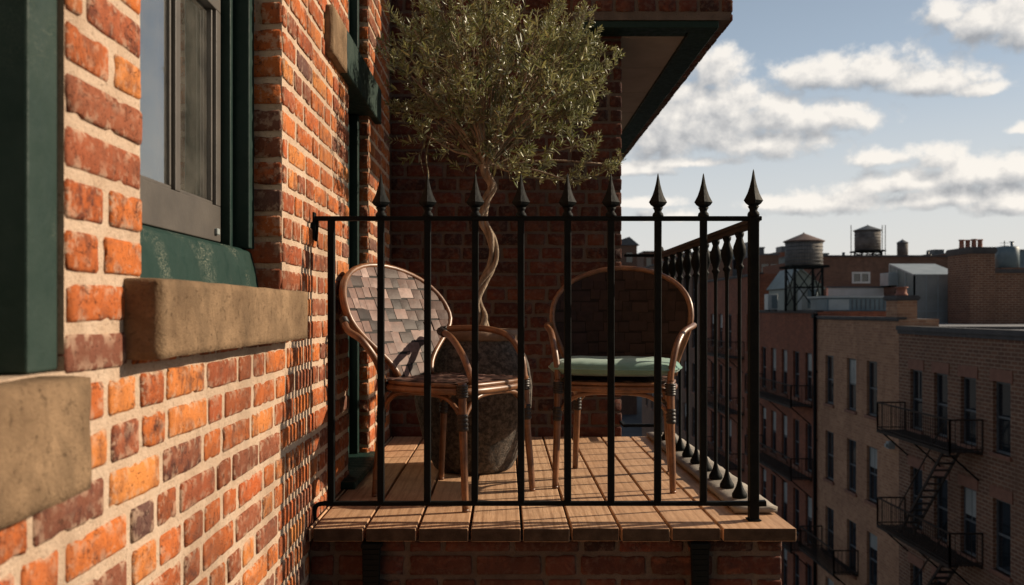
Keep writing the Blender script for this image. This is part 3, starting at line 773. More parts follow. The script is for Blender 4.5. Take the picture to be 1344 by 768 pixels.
    def slab(mb,out,z0,z1,ins,mat=0,dome=0):
        n_=len(out); vs=[]
        prof_=[(1-ins,z0),(1,z0+(z1-z0)*.3),(1,z0+(z1-z0)*.7),(1-ins,z1),(.6,z1+dome*.7),(.25,z1+dome)]
        for sc,z in prof_:
            for x,y in out: vs.append((x*sc,y*sc,z))
        fs=[(i*n_+k_,i*n_+(k_+1)%n_,(i+1)*n_+(k_+1)%n_,(i+1)*n_+k_) for i in range(len(prof_)-1) for k_ in range(n_)]
        fs+=[tuple(range(n_-1,-1,-1)),tuple((len(prof_)-1)*n_+k_ for k_ in range(n_))]
        mb.add(vs,fs,mat,True)
    slab(se,outline,seat_z-.022,seat_z-.004,.03,0)
    obj('seat', se, M['weave_back'], t_, local=True)
    sp_=MB(); r_=0; y=fy+.012
    while y<by-.01:
        x=-.2-rr.uniform(0,.03)
        while x<.2:
            Lx=rr.uniform(.04,.07); col=(min(1,max(0,rr.gauss(.35,.2))),0,0,1)
            xa,xb=max(x+.0012,-.205),min(x+Lx-.0012,.205)
            if xb-xa>.01:
                vs=[];
                for jj in range(4):
                    for ii in range(4):
                        bul=(1-abs(2*ii/3-1)**3)*(1-abs(2*jj/3-1)**3)
                        vs.append((xa+(xb-xa)*ii/3,y+.0385*jj/3,seat_z-.003+.004*bul))
                sp_.add(vs,[(jj*4+ii,jj*4+ii+1,(jj+1)*4+ii+1,(jj+1)*4+ii) for jj in range(3) for ii in range(3)],0,True,col)
            x+=Lx
        y+=.04
    obj('woven_patches', sp_, M['weave'], t_, local=True)
    sf=MB(); ring=[Vector((x*1.01,y*1.01,seat_z-.032)) for x,y in outline]; ring.append(ring[0]); sf.tube(ring,.0125,10,cap=False)
    ring2=[Vector((x*1.0,y*1.0,seat_z-.012)) for x,y in outline]; ring2.append(ring2[0]); sf.tube(ring2,.008,8,cap=False)
    obj('seat_frame', sf, M['rattan'], t_, local=True)
    # legs
    for (tx,ty,ex_,ey_) in legs:
        lg=MB(); a=Vector((tx,ty,seat_z+.0)); b2=Vector((ex_,ey_,.006)); mid=a.lerp(b2,.45)+Vector(((tx-ex_)*.10,(ty-ey_)*.10,0))
        pts=spline([a,mid,a.lerp(b2,.8),b2],5); n_=len(pts); rs=[.0155-.004*i/n_ for i in range(n_)]
        lg.tube(pts,rs,10); lg.tube([b2-Vector((0,0,.005)),b2+Vector((0,0,.004))],.012,10)
        l0=obj('leg', lg, M['rattan'], t_, local=True)
        ring_wrap(l0,Vector((tx,ty,seat_z-.052)),Vector((tx,ty,seat_z-.006)),.021,5)
        q=pts[5]; q2=pts[7]; ring_wrap(l0,a.lerp(q,.55),a.lerp(q,.85),.0185,4)
    # arches under the seat
    br_=MB(); idx=[0,1,3,2,0] if len(legs)==4 else []
    for i in range(4):
        A_=legs[idx[i]]; B_=legs[idx[i+1]]
        a=Vector((A_[0],A_[1],seat_z-.13)).lerp(Vector((A_[2],A_[3],seat_z-.13)),.3); b2=Vector((B_[0],B_[1],seat_z-.13)).lerp(Vector((B_[2],B_[3],seat_z-.13)),.3)
        m1=a.lerp(b2,.13)+Vector((0,0,.058)); m2=a.lerp(b2,.3)+Vector((0,0,.082)); m3=a.lerp(b2,.7)+Vector((0,0,.082)); m4=a.lerp(b2,.87)+Vector((0,0,.058))
        br_.tube(spline([a,m1,m2,m3,m4,b2],5),.0085,8)
    obj('brace', br_, M['rattan'], t_, local=True)
    for A_ in arms:
        am=MB(); pts=[Mi@Vector(p) for p in A_] if arm_world else [Vector(p) for p in A_]
        am.tube(spline(pts,7),.0125,10); ar_=obj('armrest', am, M['rattan'], t_, local=True)
        ring_wrap(ar_,pts[0].lerp(pts[1],.05),pts[0].lerp(pts[1],.45),.0165,4)
    return t_
# left chair
SZ=.44
cl=(-.20,3.335,0); rz1=math.radians(56)
arms1=[[P(450,418,3.20),P(457,434,3.16),P(474,446,3.14),P(493,472,3.16),P(503,500,3.22)],
       [P(577,434,3.55),P(592,443,3.40),P(607,466,3.20),P(617,492,3.12),P(620,502,3.08)],
       [P(577,434,3.57),P(600,431,3.55),P(640,432,3.50),P(668,442,3.42),P(684,466,3.38),P(689,498,3.37)]]
make_chair('rattan_chair','rattan armchair with bare brown patchwork back, nearer the orange wall',cl,rz1,.10,.30,.20,.045,SZ,.872,arms1,True,
   [(-.20,-.20,-.215,-.225),(.20,-.20,.215,-.225),(-.185,.175,-.20,.205),(.185,.175,.20,.205)],3,.42,'rattan armchairs on the balcony')
# right chair
cr=(.462,3.60,0); rz2=math.radians(-12)
arms2=[[(-.278,.17,.625),(-.302,.11,.630),(-.292,.0,.625),(-.262,-.09,.605),(-.238,-.165,.555),(-.22,-.195,.47),(-.215,-.20,.42)],
       [(.278,.17,.625),(.302,.11,.630),(.292,.0,.625),(.262,-.09,.605),(.238,-.165,.555),(.22,-.195,.47),(.215,-.20,.42)]]
make_chair('rattan_chair','rattan armchair holding a mint green cushion, beside the side railing',cr,rz2,.225,.292,.08,.085,.42,.875,arms2,False,
   [(-.215,-.20,-.225,-.215),(.215,-.20,.225,-.215),(-.185,.175,-.205,.235),(.185,.175,.205,.235)],9,.03,'rattan armchairs on the balcony')  # back patches toned near black: the shade on this back is in their colour
# cushion
cz=.428
cu = MB(); nx,ny=30,26; vs=[]
def cush(u,v,top):
    ex=3.2; x=u; y=v
    k_=max(0,1-abs(u)**4.5)*max(0,1-abs(v)**4.5); h=k_**.42
    return Vector((x*.235,y*.205, cz+.034+(.040*h if top else -.032*h) + ((.006*noise.noise(Vector((u*2.5,v*2.5,3)))+.0035*noise.noise(Vector((u*9,v*9,7)))*max(abs(u),abs(v)) - .010*math.exp(-(u*u+v*v)*3)) if top else 0)))
def sq(u,v):   # soften the corners of the square
    return u*math.sqrt(max(0,1-.30*v*v)), v*math.sqrt(max(0,1-.30*u*u))
for top in (True,False):
    vs=[]
    for j in range(ny+1):
        for i in range(nx+1):
            u=math.sin((2*i/nx-1)*math.pi/2); v=math.sin((2*j/ny-1)*math.pi/2)
            p=cush(u,v,top); a,b2=sq(u,v); vs.append((a*.262,b2*.215,p.z))
    fs=[(j*(nx+1)+i,j*(nx+1)+i+1,(j+1)*(nx+1)+i+1,(j+1)*(nx+1)+i) for j in range(ny) for i in range(nx)]
    if not top: fs=[tuple(reversed(f)) for f in fs]
    cu.add(vs,fs,0,True)
co=obj('seat_cushion',cu,M['cushion'],None,label='mint green seat cushion lying on the right rattan chair',cat='cushion')
co.location=(cr[0]-.014,cr[1]-.020,.002); co.rotation_euler=(0,0,rz2)
pp=MB(); L=[]
for k_ in range(48):
    a=2*math.pi*k_/48; c,s_=math.cos(a),math.sin(a); m=max(abs(c),abs(s_)); u,v=c/m,s_/m; a2,b2=sq(u,v); L.append((a2*.264,b2*.217,cz+.034))
L.append(L[0]); pp.tube(L,.004,6,cap=False); pi_=obj('piping',pp,M['cushion'],None); pi_.parent=co

# ================================================================== POT AND OLIVE TREE
TX,TY=-.135,3.87
pot=MB()
dsp=lambda a,z: .0035*noise.noise(Vector((math.cos(a)*5,math.sin(a)*5,z*18)))+.0025*noise.noise(Vector((math.cos(a)*16,math.sin(a)*16,z*50)))
pf=[(.02,.002),(.155,.002),(.170,.012),(.190,.05),(.213,.12),(.238,.20),(.254,.28),(.257,.36),(.246,.44),(.224,.505),(.203,.545),(.198,.565)]
P2=[];
for i in range(len(pf)-1):
    for k_ in range(3): P2.append((pf[i][0]+(pf[i+1][0]-pf[i][0])*k_/3,pf[i][1]+(pf[i+1][1]-pf[i][1])*k_/3))
P2.append(pf[-1]); P2.append((.02,.566))
pot.lathe(P2,(0,0,0),72,0,dsp)
po=thing('plant_pot','large charcoal stoneware pot between the two chairs','pot',(TX,TY,0))
obj('body',pot,M['pot'],po,local=True)
rim=MB(); rim.lathe([(.170,.560),(.199,.562),(.208,.570),(.209,.592),(.205,.606),(.196,.610),(.186,.606),(.180,.590),(.178,.568)],(0,0,0),56,0,lambda a,z:.002*noise.noise(Vector((math.cos(a)*6,math.sin(a)*6,z*20))))
obj('rim',rim,M['pot_rim'],po,local=True)
so_=MB(); so_.lathe([(.179,.566),(.176,.588),(.12,.594),(.06,.598),(.002,.600)],(0,0,0),40,0); obj('soil',so_,M['soil'],po,local=True)

tree=thing('olive_tree','small olive tree with twisted pale trunk growing in the charcoal pot','tree',(TX,TY,.59))
tk=MB()
base=[P(632,440,TY),P(633,415,TY-.01),P(626,396,TY),P(634,370,TY+.01),P(647,345,TY),P(645,312,TY-.01),P(633,288,TY),P(639,262,TY),P(646,243,TY),P(636,225,TY),P(634,205,TY)]
c_=spline(base,7); n_=len(c_)
for ph in (0,2.1,4.2):                       # three stems twisted round each other
    pts=[];rs=[]
    for i,p in enumerate(c_):
        t=i/n_; a=ph+t*14; rad=.0150*(1-.30*t)+(.006*max(0,1-t*8))
        pts.append(p+Vector((math.cos(a)*rad,math.sin(a)*rad,0))); rs.append(.0112+.008*max(0,1-t*9)+.0018*noise.noise(Vector((t*22,ph,0)))+(.006*max(0,t-.85)*4))
    tk.tube(pts,rs,9)
obj('trunk',tk,M['bark'],tree)
# crown: limbs to clump centres, twigs off the limbs, leafy shoots off the twigs
lf=MB(); tw=MB(); lb=MB()
fork=P(636,222,TY)
clumps=[ # px,py,dY,radius(px),shoots
 (560,70,.05,42,90),(548,110,-.08,38,75),(575,150,.08,42,85),(560,178,-.02,26,30),(610,60,.12,48,110),(600,110,-.12,50,130),(620,150,-.10,48,130),(625,190,.02,40,85),
 (660,80,-.05,52,140),(665,130,.12,50,130),(660,180,-.08,42,110),(690,205,.02,30,70),(700,150,-.02,50,130),(705,100,.05,48,120),(735,120,-.12,42,90),(735,165,.08,36,75),(748,140,.02,36,70),
 (600,20,-.05,42,65),(655,22,.10,44,70),(575,30,.08,36,55),(700,55,-.1,38,55),(540,30,.0,26,25),(530,75,.02,24,25),(668,225,-.02,22,30),(760,85,.0,24,22),(765,190,.05,22,20),(640,-30,.0,60,45),(560,-25,.0,40,30)]
rt=random.Random(77)
def leafpair(p,d,side,Ls,tone):
    for sg in (-1,1):
        if rt.random()<.1: continue
        ld=(d*rt.uniform(.35,1.1)+side*sg*rt.uniform(.6,1.0)+Vector((rt.uniform(-.25,.25),rt.uniform(-.25,.25),rt.uniform(-.2,.3)))).normalized()
        L=Ls*rt.uniform(.65,1.25); w=L*rt.uniform(.075,.11)
        nrm=Vector((rt.gauss(0,1),rt.gauss(0,1),rt.gauss(0,1))); wv=ld.cross(nrm); 
        if wv.length<1e-4: continue
        wv.normalize(); up_=wv.cross(ld); cv=up_*rt.uniform(-.12,.12)*L
        a=p; m1=p+ld*L*.35+cv*.6; m2=p+ld*L*.72+cv*.9; e=p+ld*L+cv*.4
        fold=up_*w*.35
        vs=[a,m1+wv*w+fold,m1-wv*w+fold,m1,m2+wv*w*.75+fold,m2-wv*w*.75+fold,m2,e]
        tt=min(1,max(0,tone+rt.gauss(0,.24)))
        lf.add(vs,[(0,3,1),(0,2,3),(3,6,4,1),(2,5,6,3),(6,7,4),(5,7,6)],0,True,(tt,0,0,1))
def shoot(p,d,L,tone,ls=.046):
    n=max(4,int(L/.0105)); pts=[p]; q=p.copy(); dd=d.normalized(); bend=Vector((rt.gauss(0,.07),rt.gauss(0,.07),rt.uniform(-.02,.10)))
    side=dd.cross(Vector((rt.gauss(0,1),rt.gauss(0,1),rt.gauss(0,1)))).normalized()
    for i in range(n):
        dd=(dd+bend/n*2.2).normalized(); q=q+dd*(L/n); pts.append(q.copy())
        side=(side-dd*side.dot(dd)).normalized(); side=(Matrix.Rotation(1.35,3,dd)@side)
        leafpair(q,dd,side,ls*(1-.45*i/n),tone)
    leafpair(q,dd,side,ls*.6,tone+.1)
    tw.tube([pts[0],pts[n//2],pts[-1]],[.0017,.0013,.0007],4,cap=False)
for (px,py,dY,rp,ns) in clumps:
    c=P(px,py,TY+dY*1.5); r=rp*TY/F
    mid=fork.lerp(c,.5)+Vector((rt.uniform(-.04,.04),rt.uniform(-.05,.05),rt.uniform(-.03,.05)))
    q1=fork.lerp(mid,.4)+Vector((rt.uniform(-.02,.02),rt.uniform(-.03,.03),.02))
    lim=spline([fork,q1,mid,c],6); m=len(lim); lb.tube(lim,[.0085-.0062*i/m for i in range(m)],6)
    tone=.45+rt.uniform(-.2,.2)
    for k_ in range(int(ns*.27)):
        v=Vector((rt.gauss(0,1),rt.gauss(0,1),rt.gauss(0,1))).normalized()*(rt.random()**.45)
        p=c+Vector((v.x*r*1.12,v.y*r*1.5,v.z*r*1.0))
        out=(p-c).normalized()*.9+Vector((rt.gauss(0,.35),rt.gauss(0,.35),.55+rt.gauss(0,.3)))+(c-fork).normalized()*.5
        if k_%4==0:
            j=lim[min(m-1,int(m*rt.uniform(.55,1)))]
            tw.tube([j,j.lerp(p,.5)+Vector((0,0,.008)),p],[.0026,.002,.0015],4,cap=False)
        shoot(p,out,rt.uniform(.045,.10),tone+v.z*.12)
longs=[[(700,40),(722,20),(740,2),(752,-12)],[(790,215),(800,222),(812,214)],[(760,60),(772,55),(783,40)],[(690,232),(730,236),(770,236),(798,222),(812,205)],[(740,150),(768,140),(782,122),(800,95),(814,72)],[(700,120),(735,80),(752,50),(765,25),(768,5)],[(560,60),(545,30),(540,0)],[(625,40),(650,10),(672,-10)],
       [(590,40),(595,10),(590,-15)],[(740,235),(762,222),(780,195),(786,178)],[(545,140),(525,150),(518,140)],[(560,180),(552,205),(556,228)],[(750,110),(775,80),(790,62)],[(645,50),(655,20),(650,-10)],[(540,100),(522,80),(518,50)],[(735,70),(742,45),(738,20)]]
rl=random.Random(19)
for k_ in range(34):            # wispy outer shoots
    a_=rl.uniform(-.5,math.pi+.5); ex_=rl.uniform(.78,1.0); cx_,cy_=655,118
    x_,y_=cx_+math.cos(a_)*118*ex_, cy_-math.sin(a_)*100*ex_
    L_=rl.uniform(28,62); up_=rl.uniform(.1,.9); dx_,dy_=math.cos(a_),-math.sin(a_)*.8-up_; nn_=math.hypot(dx_,dy_); dx_/=nn_; dy_/=nn_
    q_=[(x_-dx_*25,y_-dy_*25),(x_,y_),(x_+dx_*L_*.5+rl.uniform(-4,4),y_+dy_*L_*.5),(x_+dx_*L_,y_+dy_*L_-rl.uniform(0,8))]
    if q_[-1][0]>515 and q_[-1][0]<812: longs.append(q_)
for i_,Lp in enumerate(longs):
    yy=TY+rt.uniform(-.12,.1); pts=spline([P(a,b,yy+.01*k_) for k_,(a,b) in enumerate(Lp)],5)
    lb.tube(spline([fork,fork.lerp(pts[0],.5)+Vector((0,.02,.03)),pts[0]],5),[.004]*11,5)
    m=len(pts); tw.tube(pts,[.0034-.0024*i/m for i in range(m)],5)
    for i in range(m):
        d=(pts[min(i+1,m-1)]-pts[max(i-1,0)]).normalized()
        if i_==11: 
            if i<3: shoot(pts[i],Vector((rt.gauss(0,1),rt.gauss(0,1),.2)),.04,.4)
            continue
        for _ in range(2 if i<m*.6 else 1):
            sd=d.cross(Vector((rt.gauss(0,1),rt.gauss(0,1),rt.gauss(0,1)))).normalized()
            shoot(pts[i],d*.8+sd*.8+Vector((0,0,.35)),rt.uniform(.025,.055)*(1-.5*i/m),.6,.027)
# the thin second stem hanging under the crown on the left
tw.tube(spline([P(566,175,TY+.1),P(559,205,TY+.1),P(562,232,TY+.1),P(558,262,TY+.1)],5),[.004]*16,5)
obj('limbs',lb,M['bark'],tree); obj('twigs',tw,M['twig'],tree); obj('foliage',lf,M['leaf'],tree)

# ================================================================== THE CITY ACROSS THE STREET
FX=13.7
def city_windows(bld, rows, cols, ww, wh, lint=None, sillm=None, blind=None, seed=0):
    rr=random.Random(seed); k_=0
    for z1 in rows:
        for yc in cols:
            z0=z1-wh; y0,y1=yc-ww/2,yc+ww/2; f=MB(); d=.10
            f.box(FX+d,FX+d+.08,y0+.002,y0+.06,z0+.002,z1-.002); f.box(FX+d,FX+d+.08,y1-.06,y1-.002,z0+.002,z1-.002)
            f.box(FX+d,FX+d+.08,y0+.06,y1-.06,z0+.002,z0+.07); f.box(FX+d,FX+d+.08,y0+.06,y1-.06,z1-.07,z1-.002)
            f.box(FX+d+.01,FX+d+.07,y0+.06,y1-.06,(z0+z1)/2-.03,(z0+z1)/2+.03)
            if rr.random()<.35: f.box(FX+d+.01,FX+d+.06,(y0+y1)/2-.015,(y0+y1)/2+.015,(z0+z1)/2+.03,z1-.07)
            w=obj('window',f,M['slate'],bld)
            p=MB(); p.box(FX+d+.035,FX+d+.045,y0+.05,y1-.05,z0+.06,z1-.06); obj('pane',p,M['cglass'],w)
            s=MB(); s.box(FX-.07,FX+.09,y0-.08,y1+.08,z0-.11,z0); obj('sill',s,sillm or M['lintel'],w)
            if lint: s=MB(); s.box(FX-.03,FX+.06,y0-.12,y1+.12,z1,z1+lint); obj('lintel',s,M['lintel'],w)
            if blind and rr.random()<blind:
                h=rr.uniform(.25,.5)*wh; s=MB(); s.box(FX+d+.012,FX+d+.028,y0+.062+ww*.0,y1-.062,z1-.071-h,z1-.071); obj('blind',s,M['sheer'],w)
def building(name,label,x1,y0,y1,zt,mat,rows,cols,ww,wh,lint=None,sillm=None,blind=None,seed=0,roof=None,extra=None,par=.06):
    b=thing(name,label,'building',(FX+2,(y0+y1)/2,GZ)); hs=[(c-ww/2,c+ww/2,z-wh,z) for z in rows for c in cols]
    m=MB(); holed(m,(FX,0,0),(0,1,0),(0,0,1),(-1,0,0),y0,y1,GZ,zt,hs,.20,0)
    for h in hs: m.quad((FX+.2,h[0],h[2]),(FX+.2,h[1],h[2]),(FX+.2,h[1],h[3]),(FX+.2,h[0],h[3]),1)
    m.quad((FX,y0,GZ),(x1,y0,GZ),(x1,y0,zt),(FX,y0,zt)); m.quad((FX,y1,GZ),(FX,y1,zt),(x1,y1,zt),(x1,y1,GZ)); m.quad((x1,y0,GZ),(x1,y1,GZ),(x1,y1,zt),(x1,y0,zt))
    obj('wall',m,[mat,M['room']],b)
    r=MB(); r.quad((FX+.25,y0+.2,zt-.10),(x1,y0+.2,zt-.10),(x1,y1-.2,zt-.10),(FX+.25,y1-.2,zt-.10)) if False else r.box(FX+.01,x1-.01,y0+.01,y1-.01,zt-.2,zt-.002)
    obj('roof',r,roof or M['roof_felt'],b)
    c=MB(); c.box(FX-.10,FX+.28,y0,y1,zt-.03,zt+par); c.box(FX+.28,x1,y1-.25,y1-.001,zt,zt+par*.8); c.box(FX-.05,FX,y0,y1,zt-.03-par,zt-.03)
    obj('coping',c,M['coping'],b)
    if rows: city_windows(b,rows,cols,ww,wh,lint,sillm,blind,seed)
    return b
cz_=CAMZ
BC=building('city_building','brown brick block with pale mortar and long fire escape, at the right edge',40,16.0,30.7,cz_-.64,M['cb_brown'],[cz_-1.96,cz_-5.22,cz_-8.48,cz_-11.3][:4],[29.4,27.75,26.1,24.35,22.6,20.9,19.2],.86,2.0,.33,None,.2,1,par=.12)
BB=building('city_building','tan brick house with three narrow windows per floor, between red and brown blocks',15.1,30.7,38.7,cz_-.28,M['cb_tan'],[cz_-1.88,cz_-5.08,cz_-8.3,cz_-11.3],[37.25,34.9,32.95],.95,2.05,None,None,.5,2)
BA=building('city_building','dark red brick house left of the tan one, crowded with narrow windows',17.5,38.7,47.6,cz_-.02,M['cb_red'],[cz_-1.9,cz_-5.1,cz_-8.35,cz_-11.4],[39.8,41.5,43.25,45.0,46.7],.85,2.15,None,None,.6,3)
BE=building('city_building','red brick house rising above its neighbour, seen through the side railing',16,47.6,62,cz_+2.0,M['cb_red'],[cz_-.2,cz_-3.4,cz_-6.6,cz_-9.8],[49.5,51.6,53.8,56.0,58.2,60.3],.95,2.1,None,None,.5,4)
BG=building('city_building','dull red brick block farthest along the street, behind the side railing',16,62,88,cz_+4.2,M['cb_dull'],[cz_+2.6,cz_-.6,cz_-3.8,cz_-7.0],[64,67,70,73,76,79,82,85],1.1,2.1,None,None,.5,5)
# lower roofs behind the street front
lr=thing('flat_roofed_building','low building with wide grey flat roof behind the brown brick block','building',(28,40,GZ))
m=MB(); m.box(15.1,40,30.7,38.7,GZ,cz_-.80); m.box(17.5,60,38.7,60,GZ,cz_-.80); obj('wall',m,M['cb_dull'],lr)
m=MB(); m.box(15.1,40,30.71,38.69,cz_-.80,cz_-.66); m.box(17.5,60,38.71,60,cz_-.80,cz_-.66); obj('roof',m,M['roof_felt'],lr)
pass
def post(m,a,b,w=.06): m.bar(a,b,w)
# fire escapes
def fire_escape(label,y0,y1,zs,stairs=True,parent=None,dx=.95,ladders=None):
    t=thing('fire_escape',label,'fire escape',(FX-.5,(y0+y1)/2,zs[0]),group='black iron fire escapes on the facades')
    for i,z in enumerate(zs):
        m=MB(); x0=FX-dx
        for k_ in range(9): m.box(x0+k_*dx/9,x0+k_*dx/9+.045,y0,y1,z-.03,z)
        m.bar((x0,y0,z-.04),(x0,y1,z-.04),.06,.10); m.bar((FX-.03,y0,z-.04),(FX-.03,y1,z-.04),.06,.10)
        obj('platform',m,M['oldiron'],t)
        m=MB(); hgt=.92
        for (a,b) in (((x0,y0),(x0,y1)),((x0,y0),(FX-.01,y0)),((x0,y1),(FX-.01,y1))):
            m.bar((a[0],a[1],z+hgt),(b[0],b[1],z+hgt),.045,.045); m.bar((a[0],a[1],z+.08),(b[0],b[1],z+.08),.03,.03)
            L=math.hypot(a[0]-b[0],a[1]-b[1]); n=int(L/.14)
            for q in range(n+1): m.bar((a[0]+(b[0]-a[0])*q/n,a[1]+(b[1]-a[1])*q/n,z),(a[0]+(b[0]-a[0])*q/n,a[1]+(b[1]-a[1])*q/n,z+hgt),.015 if q not in (0,n) else .045)
        obj('guard_rail',m,M['oldiron'],t)
        for yy in (y0+.2,y1-.2,(y0+y1)/2):
            m=MB(); m.bar((x0+.05,yy,z-.06),(FX-.01,yy,z-.85),.045); obj('bracket',m,M['iron'],t)
        if ladders and i<len(zs)-1:
            a0,a1=ladders; m=MB(); zb=zs[i+1]; 
            for xx in (FX-.80,FX-.32): m.bar((xx,a0,z),(xx,a1,zb+.02),.035,.09)
            for q in range(1,13):
                f=q/13; yy=a0+(a1-a0)*f; zz=z+(zb-z)*f; m.box(FX-.80,FX-.32,yy-.10,yy+.10,zz-.015,zz+.015)
            m.bar((FX-.82,a0,z+.75),(FX-.82,a1,zb+.85),.03)
            obj('ladder',m,M['oldiron'],t)
    return t
fire_escape('fire escape with a steep ladder on the brown brick block',25.3,30.2,[cz_-4.05,cz_-7.3,cz_-10.5],ladders=(25.9,28.9))
fire_escape('fire escape of balconies on the dark red brick house',39.3,46.8,[cz_-4.25,cz_-7.5,cz_-10.7])
fire_escape('single small iron balcony low on the tan brick house',34.2,38.1,[cz_-10.2])
fire_escape('far fire escape on the taller red house, seen through the side railing',50.5,57.5,[cz_-2.7,cz_-5.9,cz_-9.1])
m=MB(); m.tube([(FX-.09,38.75,GZ),(FX-.09,38.75,cz_-.30)],.075,8); m.box(FX-.2,FX-.002,38.6,38.9,cz_-.32,cz_-.12)
for zz in (-2,-5,-8): m.box(FX-.12,FX,38.64,38.86,zz,zz+.06)
obj('downpipe',m,M['iron'],None,label='black downpipe between the dark red and tan brick houses',cat='downpipe')
m=MB(); m.box(FX-.22,FX-.002,31.0,31.22,cz_-4.85,cz_-4.6); m.box(FX-.30,FX-.22,31.05,31.17,cz_-4.8,cz_-4.68); obj('wall_lamp',m,M['metal_pale'],None,label='small pale lamp fixed at the right end of the tan facade',cat='lamp')

# chimney stack on the tan house's corner and things on the roofs
def stack(name,label,xa,xb,y0,y1,z0,z1,mat,pots,capm=None,cs=1.0):
    t=thing(name,label,'chimney',((xa+xb)/2,(y0+y1)/2,z0))
    m=MB(); m.box(xa,xb,y0,y1,z0,z1); obj('stack',m,mat,t)
    m=MB(); e=.045; m.box(xa-e,xb+e,y0-e,y1+e,z1,z1+.10*cs); m.box(xa-e*1.7,xb+e*1.7,y0-e*1.7,y1+e*1.7,z1+.10*cs,z1+.26*cs); m.box(xa-e,xb+e,y0-e,y1+e,z1+.26*cs,z1+.33*cs)
    obj('cap',m,capm or M['coping'],t)
    for i in range(pots):
        x=xa+(xb-xa)*(i+.5)/pots; m=MB(); w=min(.21,(xb-xa)/pots*.44); hh=R.uniform(.38,.50)*(.75 if cs<1 else 1)
        m.lathe([(w,0),(w*1.0,.05),(w*.85,.08),(w*.8,hh*.85),(w*1.05,hh*.9),(w*1.05,hh),(w*.6,hh),(w*.55,hh*.8)],(x,(y0+y1)/2,z1+.33*cs),12); obj('chimney_pot',m,M['clay'],t)
    return t
stack('chimney','low brick chimney on the corner where tan and brown houses meet',FX+.08,FX+.78,31.0,31.9,cz_-.28,cz_+.36,M['cb_tan'],1,cs=.55)
# tall chimney: real place behind the brown block
def XX(px,Y): return (px-VX)*Y/F
def ZZ(py,Y): return cz_+(VY-py)*Y/F
yc=44.0
stack('chimney','tall brick chimney with four clay pots on the right-hand roofs',XX(1273,yc),XX(1306,yc),yc,yc+2.2,cz_-.66,ZZ(333,yc),M['cb_brown'],4)
t=thing('brick_penthouse','brick wall rising from the flat roof right of the tall chimney','building',(XX(1340,yc),yc+1.5,cz_-.66))
m=MB(); m.box(XX(1306,yc)+.02,XX(1440,yc),yc+.3,yc+6,cz_-.66,ZZ(358,yc)); obj('wall',m,M['cb_brown'],t)
m=MB(); m.box(XX(1306,yc)+.02,XX(1440,yc)+.1,yc+.2,yc+6.1,ZZ(358,yc),ZZ(353,yc)); obj('coping',m,M['coping'],t)
# support roof piece under the chimney
m=MB(); m.box(15.1,27,38.7,38.705,GZ,cz_-.8)
# glass house
yg=47.0; x0,x1=XX(1200,yg),XX(1262,yg); zb=cz_-.66; zt=ZZ(361,yg); zr=ZZ(347,yg+3)
t=thing('glasshouse','pale rooftop glasshouse with sloping roof left of the tall chimney','glasshouse',(x0,yg,zb))
m=MB()
for i in range(5):
    a=x0+(x1-x0)*i/4; m.bar((a,yg,zb),(a,yg,zt),.07); m.bar((a,yg,zt),(a,yg+3,zr),.07)
for i in range(4):
    yy=yg+3*i/3; m.bar((x0,yy,zb),(x0,yy,zt+(zr-zt)*i/3),.07)
for zz,yy in ((zb+.05,yg),(zt,yg),(zb+.65,yg)): m.bar((x0,yy,zz),(x1,yy,zz),.08)
m.bar((x0,yg,zt),(x0,yg+3,zr),.08); m.bar((x0,yg+3,zr),(x1,yg+3,zr),.08)
obj('frame',m,M['metal_pale'],t)
for i in range(4):
    a=x0+(x1-x0)*i/4+.035; b2=x0+(x1-x0)*(i+1)/4-.035
    m=MB(); m.box(a,b2,yg-.01,yg+.01,zb+.69,zt-.04); m.box(a,b2,yg-.01,yg+.01,zb+.09,zb+.61); obj('pane',m,M['sheer'],t)
m=MB(); m.add([(x0,yg,zt+.02),(x1,yg,zt+.02),(x1,yg+3,zr+.02),(x0,yg+3,zr+.02),(x0,yg,zt+.04),(x1,yg,zt+.04),(x1,yg+3,zr+.04),(x0,yg+3,zr+.04)],[(0,3,2,1),(4,5,6,7),(0,1,5,4),(1,2,6,5),(2,3,7,6),(3,0,4,7)]); obj('roof',m,M['metal_pale'],t)
m=MB(); m.add([(x0,yg,zb),(x0,yg+3,zb),(x0,yg+3,zr),(x0,yg,zt),(x0+.02,yg,zb),(x0+.02,yg+3,zb),(x0+.02,yg+3,zr),(x0+.02,yg,zt)],[(0,3,2,1),(4,5,6,7),(0,1,5,4),(1,2,6,5),(2,3,7,6),(3,0,4,7)]); obj('side_panel',m,M['metal_green'],t)
# metal roof house on the tan building
yh=39.2; x0,x1=XX(1086,yh),XX(1170,yh)
t=thing('roof_plant_room','low blue-grey metal plant room on the roof behind the tan house','plant room',(x0,yh,cz_))
m=MB(); m.box(x0,x1,yh,yh+2.2,cz_-.02,ZZ(391,yh)); obj('body',m,M['metal_blue'],t,bev=.03)
m=MB(); m.box(x0-.1,x1+.1,yh-.08,yh+2.3,ZZ(391,yh),ZZ(388.5,yh)); obj('roof',m,M['metal_pale'],t)
m=MB(); m.box(x0+.05,x0+.95,yh-.03,yh,cz_+.03,ZZ(393,yh)); obj('door',m,M['metal_pale'],t)
m=MB()
for i in range(9): m.bar((x0+1.1+i*.2,yh-.012,cz_+.06),(x0+1.1+i*.2,yh-.012,ZZ(393,yh)),.03,.03)
obj('rib',m,M['slate'],t)
